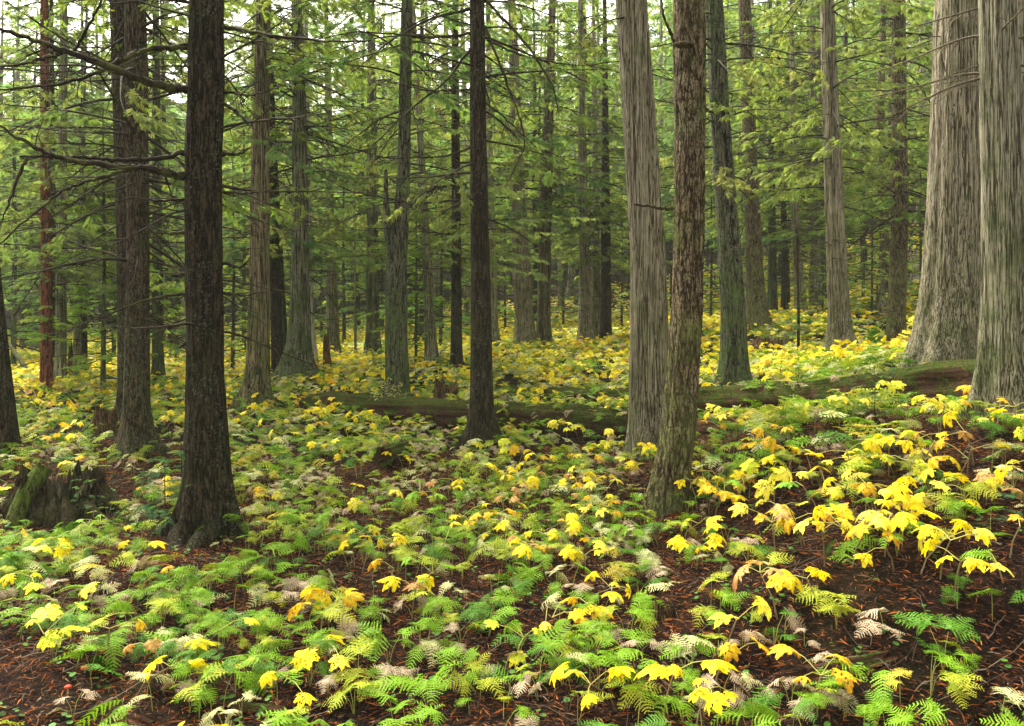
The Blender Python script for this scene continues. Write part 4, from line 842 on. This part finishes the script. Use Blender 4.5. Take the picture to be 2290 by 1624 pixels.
FR = {d: [frond(d, 1), frond(d, 2), frond(d, 3), frond2(d, 4), frond2(d, 5), frond(d, 6), frond(d, 7)] for d in (0, 1, 2)}
FCOL = {'bright green': (.15, .285, .010), 'yellow-green': (.28, .345, .022), 'deep green': (.065, .17, .010), 'pale bleached': (.46, .48, .22), 'withered tan': (.44, .34, .23), 'yellowed': (.52, .43, .05)}
def leaf(det, seed):
    rs = np.random.default_rng(seed); lob = [0, .82, -.82, 1.6, -1.6, 2.35, -2.35]; Ls = [1, .95, .95, .85, .85, .62, .62]
    na = {2: 84, 1: 42, 0: 21}[det]; nr = {2: 9, 1: 3, 0: 1}[det]; th = np.linspace(-PI, PI, na, endpoint=False)+.0001
    r = np.full(na, .46)
    for l, a0 in zip(Ls, lob):
        dth = np.abs(th-a0); l *= rs.uniform(.88, 1.08); r = np.maximum(r, l*(.42+.58*np.clip(1-dth/.50, 0, 1)**.55))
    if det == 2: r *= 1+.05*np.sign(np.sin(th*27+seed))*rs.uniform(.4, 1, na)+.02*rs.normal(0, 1, na)
    nt_ = np.exp(-((np.abs(th)-PI)/.25)**2); r = r*(1-.75*nt_)
    rings = [(k+1)/nr for k in range(nr)]
    V = [(0, 0, 0)]; vein = np.max([np.exp(-((th-a0)/.12)**2) for a0 in lob], 0)
    for t_ in rings:
        rr = r*t_; V += list(zip(-np.sin(th)*rr, np.cos(th)*rr, .03*t_*(1-vein)*(1+.0*th)))
    V = np.array(V)*.5; Fq, Ft = [], []
    for q in range(na): Ft.append((0, 1+q, 1+(q+1) % na))
    for k in range(nr-1):
        for q in range(na): a = 1+k*na+q; b = 1+k*na+(q+1) % na; Fq.append((a, b, b+na, a+na))
    rd = np.hypot(V[:, 0], V[:, 1]); ang = np.arctan2(V[:, 0], V[:, 1])
    V[:, 2] += .10*np.abs(V[:, 0])*0 - rs.uniform(.1, 1.3)*rd**2 - .25*np.abs(V[:, 0])**1.5*rs.uniform(0, 2.2) + .09*rd*np.sin(ang*2+seed)+.06*rd*np.sin(ang*5+seed*2)
    Fq, Ft = np.array(Fq).reshape(-1, 4), np.array(Ft)
    if det == 2:        # insect holes
        cen = V[Fq].mean(1); keep = np.ones(len(Fq), bool)
        for _ in range(rs.integers(8, 34)):
            c = cen[rs.integers(len(cen))]; d_ = (cen-c)[:, :2]; keep &= ~((d_[:, 0]**2+(d_[:, 1]*rs.uniform(.5, 2))**2) < rs.uniform(.008, .036)**2)
        Fq = Fq[keep]
    fl = [Ft, Fq] if len(Fq) else [Ft]
    return V, fl, (rd/.5, np.concatenate([[1]]+[vein]*nr))
LF = {d: [leaf(d, s) for s in range(7)] for d in (0, 1, 2)}
LCOL = {'yellow': ((.74, .60, .010), (.70, .51, .010)), 'golden': ((.66, .43, .012), (.46, .22, .012)), 'pale yellow': ((.78, .69, .08), (.74, .60, .04)), 'yellow-green': ((.45, .52, .03), (.70, .58, .03)), 'green': ((.17, .38, .03), (.26, .42, .03)), 'tan': ((.50, .30, .10), (.32, .15, .05))}
def leaf_cols(L, cname, rs):
    V, _, (rd, vein) = L; a, b = (np.array(x) for x in LCOL[cname]); t_ = np.clip(rd*1.3-.4+.75*fbm(V[:, 0]*7, V[:, 1]*7, 0, int(rs.integers(99)), 2), 0, 1)[:, None]
    c = a*(1-t_)+b*t_; sp = (fbm(V[:, 0]*30, V[:, 1]*30, 0, int(rs.integers(99)), 2) > .72)[:, None]
    return np.where(sp, c*np.array([.45, .25, .4]), c)*(1+.10*vein[:, None])
rl = np.random.default_rng(5)
LEAFM = {}
for cn in LCOL:
    LEAFM[cn] = []
    for s in range(7):
        L = LF[2][s]; mb = MB(); mb.add(L[0], L[1], leaf_cols(L, cn, rl)); LEAFM[cn].append(mb.mesh('leaf', M['plant']))
FRM = {}
for cn, c in FCOL.items():
    FRM[cn] = []
    for s in range(7):
        V, Fc = FR[2][s]; mb = MB(); cc = np.array(c)*(1+.14*fbm(V[:, 0]*5, V[:, 1]*5, 0, s, 2)[:, None]); 
        if cn in ('yellow-green', 'pale bleached'): cc = cc*(1+np.clip(V[:, 1:2], 0, 1)*np.array([.25, .0, .1]))
        mb.add(V, Fc, cc); FRM[cn].append(mb.mesh('frond', M['plant'], smooth=False))

def blob(u, v, cu, cv, su, sv): return np.exp(-(((u-cu)/su)**2+((v-cv)/sv)**2))
def zones(u, v, x, y):
    """densities per square metre (green fern, dead fern, yellow plants) read off the photo"""
    n1 = vnoise(x*.7, y*.7, 0, 61)*.5+.5; n2 = vnoise(x*.9, y*.9, 0, 62)*.5+.5; n3 = vnoise(x*1.6, y*1.6, 0, 63)*.5+.5
    left = 1/(1+np.exp((u-1500)/120.)); near = 1/(1+np.exp((900-v)/25.))
    # near field
    g = 15*left*(.4+1.0*n1)+9.5*(1-left)*(.4+n1)
    g += 9*blob(u, v, 2150, 1560, 170, 80)+9*blob(u, v, 1840, 930, 130, 90)+6*blob(u, v, 1650, 1000, 120, 60)+5*blob(u, v, 1450, 1560, 200, 90)
    g -= 7*blob(u, v, 900, 1340, 150, 60)+4*blob(u, v, 1300, 1290, 200, 50)+9*blob(u, v, 100, 1590, 260, 60)+16*blob(u, v, 440, 1225, 150, 38)+9*blob(u, v, 150, 1160, 140, 40)
    d = 6.5*n2*(.8+blob(u, v, 950, 1050, 480, 110)*2.6+blob(u, v, 1650, 1120, 300, 130)*1.2+blob(u, v, 800, 1350, 300, 200)*.6+blob(u, v, 1800, 1560, 180, 80)*1.8)
    yv = .9+1.4*(u > 1150)+10*blob(u, v, 1980, 1110, 360, 150)+5.5*blob(u, v, 2220, 1000, 130, 140)+5*blob(u, v, 1150, 1160, 280, 80)+3.0*blob(u, v, 2050, 1330, 300, 110)+5.5*blob(u, v, 1550, 1500, 230, 110)+6*blob(u, v, 380, 1540, 210, 70)+2.5*blob(u, v, 60, 1150, 80, 60)+2*blob(u, v, 1000, 1330, 200, 60)+5*blob(u, v, 700, 925, 160, 28)
    yv *= 1-.93*blob(u, v, 1790, 925, 330, 55)
    yv = np.maximum(yv, 0)
    # far field
    fy = 4.3*(.15+1.3*n3)*(1+.6*blob(u, v, 1100, 830, 700, 60)+1.6*blob(u, v, 180, 885, 300, 60)); fg = 10*(.3+n1)*(1-.5*blob(u, v, 180, 880, 260, 60))+10*blob(u, v, 350, 900, 200, 45)+14*blob(u, v, 800, 935, 330, 24); fd = 5*n2
    hi = np.clip((700-v)/60., 0, 1); fy = fy*(1-.55*hi); fg *= (1-.3*hi)
    bare = (1-.97*blob(u, v, 420, 1258, 165, 62))*(1-.97*blob(u, v, 175, 1188, 170, 48))*(1-.9*blob(u, v, 1500, 1185, 75, 40))*(1-.6*blob(u, v, 1680, 1000, 150, 35))*(1-.8*blob(u, v, 330, 1040, 90, 34))*(1-.8*blob(u, v, 1270, 1035, 160, 28))*(1-.9*blob(u, v, 858, 1066, 60, 24))*(1-.9*blob(u, v, 236, 985, 50, 22))
    bare = bare*(1-.6*blob(u, v, 60, 1560, 200, 60))*(1-.6*np.clip(vnoise(x*1.1, y*1.1, 3, 91)*1.6-.35, 0, 1)*near)*(1-.85*blob(u, v, 2050, 968, 130, 34))*(1-.9*blob(u, v, 1000, 955, 60, 24))*(1-.8*blob(u, v, 1482, 1440, 50, 40))
    return [(a*near+b*(1-near))*bare for a, b in ((np.maximum(g, 0), fg), (d, fd), (yv, fy))]
def blocked(x, y):
    bad = np.zeros(len(x), bool)
    for a, b, r in TREES: bad |= (x-a)**2+(y-b)**2 < (r*1.1+.05)**2
    for pa, pb, r in OCC:
        ab = (pb-pa)[:2]; t_ = np.clip(((x-pa[0])*ab[0]+(y-pa[1])*ab[1])/(ab@ab), 0, 1); dx = x-pa[0]-t_*ab[0]; dy = y-pa[1]-t_*ab[1]; bad |= dx*dx+dy*dy < (r*.95)**2
    return bad
rp = np.random.default_rng(77)
def scatter(y0, y1, dens):
    area = .62*(y1*y1-y0*y0)+5.2*(y1-y0); n = int(area*dens); y = np.sqrt(rp.uniform(y0*y0, y1*y1, n)); x = rp.uniform(-1, 1, n)*(.62*y+2.6)
    z = ground(x, y); u, v = uv_of(x, y, z); return x, y, z, u, v
plants = []     # (kind, x, y, z, u, v)
for y0, y1 in ((2.4, 3.9), (3.9, 7), (7, 11), (11, 16), (16, 24), (24, 46), (46, 60)):
    D = {2.4: 60, 46: 14, 3.9: 60, 7: 60, 11: 60, 16: 44, 24: 26}[y0]
    x, y, z, u, v = scatter(y0, y1, D); zz = zones(u, v, x, y); r = rp.uniform(0, D, len(x)); ok = ~blocked(x, y)
    boost = {2.4: 1.0, 46: .6, 3.9: 1.25, 7: 1.9, 11: 2.2, 16: 1.6, 24: 1.1}[y0]
    a, b, c = [q*boost for q in zz]; c = c/(boost**.5)
    kind = np.where(r < a, 0, np.where(r < a+b, 1, np.where(r < a+b+c, 2, -1)))
    for q in np.nonzero((kind >= 0) & ok)[0]: plants.append((int(kind[q]), x[q], y[q], z[q], u[q], v[q]))
for pa, pb, r in OCC[:4]:
    L_ = np.linalg.norm(pb-pa)
    for _ in range(int(L_*(16 if r > .25 else 14))):
        t_ = rp.uniform(); p = pa+(pb-pa)*t_; o_ = rp.uniform(-1, .6)*r; zz_ = p[2]+math.sqrt(max(0, r*r-o_*o_))*.85; xx, yy = p[0], p[1]+o_
        u_, v_ = uv_of(xx, yy, zz_)
        if vnoise(xx*1.3, yy*1.3, 0, 88) > -.25: plants.append((0 if rp.uniform() < .7 else 1, xx, yy, zz_-.03, u_, v_))
LM = [('the near dark trunk', 468, 1200), ('the big hollow stump', 130, 1100), ('the leaning scaly trunk', 1495, 1140), ('the lichen-speckled reddish trunk', 1078, 1010), ('the thick rotten log at right', 1850, 900),
      ('the right edge cedar', 2256, 935), ('the tiny red-brown stump', 1482, 1390), ('the bottom left corner', 0, 1624), ('the bottom right corner', 2290, 1624), ('the middle of the bottom edge', 1145, 1624),
      ('the log with the cut end', 858, 1026), ('the touching pair of trunks', 300, 1012), ('the two red mushrooms', 170, 1530), ('the half-buried rotten log', 1880, 1490), ('the weathered stub', 2272, 1205), ('the long mossy log', 1280, 975), ('the middle of the left edge', 0, 1320)]
def where(u, v):
    n, a, b = min(LM, key=lambda q: (q[1]-u)**2+(q[2]-v)**2); dx, dy = u-a, v-b
    if abs(dx) > abs(dy)*1.2: return ('right of ' if dx > 0 else 'left of ')+n
    return ('in front of ' if dy > 0 else 'behind ')+n if 'edge' not in n and 'corner' not in n else 'just above '+n
NAMED = []
def pickcol(names, wts, rs): return names[rs.choice(len(names), p=np.array(wts)/sum(wts))]
# ferns ----------------------------------------------------------------
def euler_mat(x, y, z, rz, tilt, roll, s):
    Mx = Matrix.Translation((x, y, z)) @ Euler((tilt, roll, rz), 'XYZ').to_matrix().to_4x4() @ Matrix.Scale(s, 4); return np.array(Mx)
ferns = [p for p in plants if p[0] < 2]; clubs = [p for p in plants if p[0] == 2]
def infr(p, m=40): return -m < p[4] < 2290+m and p[5] < 1624+m*1.5
ferns.sort(key=lambda p: (not infr(p), p[2])); clubs.sort(key=lambda p: (not infr(p), p[2]))
stf = MB(); sts = MB()
for i, (kd, x, y, z, u, v) in enumerate(ferns):
    rs = rp; nfr = int(rs.integers(1, 4)) if y < 11 else 2
    if kd == 0: cn = pickcol(['bright green', 'yellow-green', 'deep green', 'pale bleached', 'yellowed'], ([5, 3, 2.0, .45+.8*(u > 1400), .2] if y < 9 else [3, 4, 1.2, 1.6, .5] if y < 16 else [2.0, 4.5, .5, 2.6, 2.4]), rs)
    else: cn = pickcol(['pale bleached', 'withered tan'], [1, 1.6], rs)
    big = rs.uniform(.12, .26)*(1.5 if kd == 0 and 1650 < u < 2000 and v < 1060 else 1)*(.85 if 7.5 < y < 16 else 1)
    if kd == 1: big *= .75
    fr = []
    for k in range(nfr):
        rz = rs.uniform(0, 2*PI); h = rs.uniform(.05, .24)*(.6 if kd else 1); off = rs.uniform(.0, .10)
        fr.append((off*math.sin(-rz), off*math.cos(rz), h, rz, rs.normal(0, .30)-(.35 if kd else 0), rs.normal(0, .28), big*rs.uniform(.8, 1.2), int(rs.choice(7, p=[.19, .19, .18, .06, .05, .17, .16] if kd == 0 and cn != 'pale bleached' else [.2, .2, .2, 0, 0, .2, .2]))))
    if i < 300:
        e = link('fern', None, loc=(x, y, z)); e.empty_display_size = .1
        mb = MB()
        for (fx, fy, h, rz, ti, ro, s, sh) in fr:
            tube(mb, [(0, 0, -.02), (fx*.4, fy*.4, h*.6), (fx, fy, h)], [.0025, .002, .0015], 4, (.3, .32, .08), cap=False)
            link('frond', FRM[cn][sh], e, (fx, fy, h), (ti, ro, rz), s)
        link('stalk', mb.mesh('stalk', M['plant']), e)
        NAMED.append((e, 'fern', cn, u, v, 'ferns on the forest floor', nfr))
    else:
        det = 2 if y < 8 else (1 if y < 18 else 0)
        for (fx, fy, h, rz, ti, ro, s, sh) in fr:
            V, Fc = FR[det][sh]; Mx = euler_mat(x+fx, y+fy, z+h, rz, ti, ro, s*(1 if det else 1.25)); c = np.array(FCOL[cn])*rs.uniform(.8, 1.2)
            stf.inst(V, Fc, Mx[None], c[None])
            if y < 11: tube(stf, [(x, y, z-.02), (x+fx, y+fy, z+h)], [.0025, .0015], 3, (.3, .32, .08), cap=False)
tag(link('fern_carpet', stf.mesh('fern_carpet', M['plant'], smooth=False)), 'carpet of small green, pale and tan ferns across the middle of the forest floor', 'ferns', kind='stuff')
# devil's club --------------------------------------------------------
for i, (kd, x, y, z, u, v) in enumerate(clubs):
    rs = rp; nl = int(rs.integers(1, 5)) if y < 11 else int(rs.integers(2, 5)); gh = .4 if u > 2000 and v < 1400 else .15
    main = pickcol(['yellow', 'golden', 'pale yellow', 'yellow-green', 'green', 'tan'], ([4.6, 2.4, 1.5, 1.6+(v > 1450), .7+.9*(v > 1450), .7] if y < 12 else [5, .9, 3, 2.2, .5, .25]), rs)
    hh = rs.uniform(.10, .27)+.04*(u > 1700); lx, ly = rs.normal(0, .10), rs.normal(0, .10); top = np.array([lx, ly, hh]); lv = []; a0 = rs.uniform(0, 6.28)
    for k in range(nl):
        a = a0+k*2.4+rs.normal(0, .3); pl = rs.uniform(.08, .24); el = rs.uniform(-.1, .7)
        p1 = top+np.array([math.cos(a)*pl, math.sin(a)*pl, pl*el-.02]); rz = a-PI/2; s = rs.uniform(.11, .26 if v > 1350 else .235)*(.85 if u < 1400 else 1)
        lv.append((p1, rz, rs.normal(-.25, .38), rs.normal(0, .35), s, main if rs.uniform() < .8 else pickcol(list(LCOL), [4, 2, 1, 1, .4, .8], rs), int(rs.integers(7))))
    scol = (.30, .24, .10)
    if i < 300:
        e = link('devils_club', None, loc=(x, y, z)); e.empty_display_size = .1
        mb = MB(); tube(mb, [(0, 0, -.03), (lx*.3, ly*.3, hh*.5), top], [.006, .005, .0045], 6, (.2, .15, .08), cap=False)
        for (p1, rz, ti, ro, s, cn, sh) in lv:
            mid_ = (top+p1)/2+[0, 0, .02]; tube(mb, [top, mid_, p1], [.0032, .0027, .0022], 4, (.45, .42, .12), cap=False)
            link('leaf', LEAFM[cn][sh], e, tuple(p1), (ti, ro, rz), s*1.15)
        link('stem', mb.mesh('stem', M['plant']), e); NAMED.append((e, 'devils_club', main, u, v, 'yellowing broadleaf plants on the forest floor', nl))
    else:
        det = 1 if y < 20 else 0
        for (p1, rz, ti, ro, s, cn, sh) in lv:
            L = LF[det][sh]; a, b = (np.array(q) for q in LCOL[cn]); c = (a*.6+b*.4)*rs.uniform(.85, 1.12)
            sts.inst(L[0], L[1], euler_mat(x+p1[0], y+p1[1], z+p1[2], rz, ti, ro, s*(1.1 if y < 20 else 1.2))[None], c[None])
            if y < 15: tube(sts, [(x, y, z), (x+p1[0], y+p1[1], z+p1[2])], [.004, .002], 3, scol, cap=False)
tag(link('yellow_undergrowth', sts.mesh('yellow_undergrowth', M['plant'])), 'carpet of yellow broadleaf plants between the trunks in the middle distance', 'plants', kind='stuff')
# names for the plants one can tell apart -------------------------------
KEY = {}
for it in NAMED:
    e, kd, cn, u, v, gr, k = it; KEY.setdefault((kd, cn, where(u, v)), []).append(it)
for (kd, cn, wh), L in KEY.items():
    L.sort(key=lambda q: q[3]); noun = 'fern' if kd == 'fern' else 'broadleaf plant'
    for i, (e, _, _, u, v, gr, k) in enumerate(L):
        pos = ordn(i, len(L)); lab = (f'{pos} ' if pos else 'lone ')+f'{cn} {noun} {wh}'
        tag(e, lab, 'fern' if kd == 'fern' else 'plant', gr)
# hanging ferns and leaves on the logs come from the carpet; small shrub ---
x, y, z = at(868, 14.6), 14.6, gz(at(868, 14.6), 14.6)
e = link('huckleberry_shrub', None, loc=(x, y, z+.1)); tag(e, 'pale green small-leaved shrub on the long mossy log before the forked trunk', 'shrub')
mb = MB(); mb2 = MB(); rs = np.random.default_rng(9)
for q in range(16):
    tips = []; d = np.array([rs.normal(0, .5), rs.normal(0, .3), .8]); grow(mb, (rs.normal(0, .06), 0, 0), d/np.linalg.norm(d), rs.uniform(.35, .6), .006, 1, rs, droop=.5, curl=.4, n=6, tips=tips)
    for P, _ in tips:
        for k in range(5):
            p = P[rs.integers(1, len(P))]+rs.normal(0, .012, 3); mb2.inst(np.array([(0, 0, 0), (.35, .5, .03), (0, 1, 0), (-.35, .5, .03)]), np.array([[0, 1, 2, 3]]), euler_mat(*p, rs.uniform(0, 6.28), rs.normal(0, .5), rs.normal(0, .5), rs.uniform(.03, .05))[None], np.array([(.34, .36, .10)])*rs.uniform(.8, 1.2))
link('twigs', mb.mesh('twigs', M['twig']), e); link('foliage', mb2.mesh('foliage', M['plant'], smooth=False), e)

# ---- litter -----------------------------------------------------------
n = 260000; y = np.sqrt(rp.uniform(3.0**2, 12**2, n)); x = rp.uniform(-1, 1, n)*(.62*y+1.6); z = ground(x, y)+rp.uniform(.004, .022, n)
a = rp.uniform(0, 2*PI, n); D = np.stack([np.cos(a), np.sin(a), rp.normal(0, .18, n)], -1); Mx = frames(np.stack([x, y, z], -1), D, rp.normal(0, .5, n), rp.uniform(.35, 1.0, n)**1.0*rp.choice([1, 1, 1, 1.9], n), rp.normal(0, .1, (n, 3)))
pal = np.array([(.26, .075, .018), (.38, .12, .025), (.12, .04, .016), (.05, .022, .012), (.42, .19, .06), (.24, .19, .14), (.03, .015, .009)]); mb = MB()
T1 = np.array([(0, -.0022, 0), (.045, -.002, .003), (.05, .001, .002), (.02, .003, .004)]); T2 = np.array([(0, 0, 0), (.025, -.0042, .002), (.06, .002, -.002), (.03, .0045, .004)])
pc = pal[rp.choice(7, n, p=[.17, .07, .26, .27, .04, .04, .15])]*rp.uniform(.7, 1.2, (n, 1)); h = rp.uniform(0, 1, n) < .84
mb.inst(T1, np.array([[0, 1, 2, 3]]), Mx[h], pc[h]); mb.inst(T2, np.array([[0, 1, 2, 3]]), Mx[~h], pc[~h])
tag(link('needle_litter', mb.mesh('needle_litter', M['plant'], smooth=False)), 'red-brown needle and bark litter strewn over the dark soil', 'litter', kind='stuff')
mb = MB()
for q in range(2600):
    y_ = math.sqrt(rp.uniform(3.9**2, 13**2)); x_ = rp.uniform(-1, 1)*(.62*y_+.2); a = rp.uniform(0, PI); L = rp.uniform(.08, .5)*(1 if rp.uniform() < .9 else 2)
    P = np.array([(x_+math.cos(a)*L*(t_-.5), y_+math.sin(a)*L*(t_-.5), 0) for t_ in np.linspace(0, 1, 5)]); P[:, :2] += rp.normal(0, .012, (5, 2))
    P[:, 2] = ground(P[:, 0], P[:, 1])+.012+rp.uniform(0, .03, 5); c = [(.03, .018, .012), (.07, .042, .026), (.16, .12, .085)][rp.integers(3)]
    tube(mb, P, rp.uniform(.0012, .0045)*np.linspace(1, .5, 5), 3, c)
tag(link('fallen_twigs', mb.mesh('fallen_twigs', M['plant'])), 'thin brown and grey twigs scattered on the forest floor', 'twigs', kind='stuff')
# low round-leaved herbs
n = 1000; y = np.sqrt(rp.uniform(4**2, 12**2, n)); x = rp.uniform(-1, 1, n)*(.62*y+.2); z = ground(x, y)
T = [(0, 0, 0)]+[(math.cos(a)*.5, .5+math.sin(a)*.5, .04*math.cos(2*a)) for a in np.linspace(-PI/2+.4, 1.5*PI-.4, 8)]; TF = np.array([[0, k, k+1] for k in range(1, 8)]); mb = MB()
for k in range(3):
    Mx = np.stack([euler_mat(x[q], y[q], z[q]+.02+.02*k, k*2.1+q, rp.normal(0, .25), rp.normal(0, .25), rp.uniform(.02, .045)) for q in range(n)])
    mb.inst(np.array(T), TF, Mx, np.array([(.05, .12, .015)])*rp.uniform(.6, 1.6, (n, 1)))
tag(link('low_herbs', mb.mesh('low_herbs', M['plant'])), 'tiny round-leaved green herbs low on the soil', 'herbs', kind='stuff')

# ---- damp forest air -------------------------------------------------------
HZ = bpy.data.materials.new('haze'); HZ.use_nodes = True; t = HZ.node_tree; t.nodes.clear()
ou = t.nodes.new('ShaderNodeOutputMaterial'); vo = t.nodes.new('ShaderNodeVolumePrincipled'); vo.inputs['Color'].default_value = (.93, .97, .9, 1); vo.inputs['Density'].default_value = .00055
t.links.new(vo.outputs[0], ou.inputs['Volume'])
zt = 60.0; zb = float(GZ.min())-1.0; mb = MB(); X0, X1, Y0, Y1 = gx[0]-2, gx[-1]+2, gy[0]-2, gy[-1]+2
V = np.array([(x, y, z) for z in (zb, zt) for x, y in ((X0, Y0), (X1, Y0), (X1, Y1), (X0, Y1))])
mb.add(V, np.array([[3, 2, 1, 0], [4, 5, 6, 7], [0, 1, 5, 4], [1, 2, 6, 5], [2, 3, 7, 6], [3, 0, 4, 7]])); ho = tag(link('haze', mb.mesh('haze', HZ, smooth=False)), 'thin damp air paling the far trees', 'haze', kind='stuff')
S.cycles.volume_bounces = 1
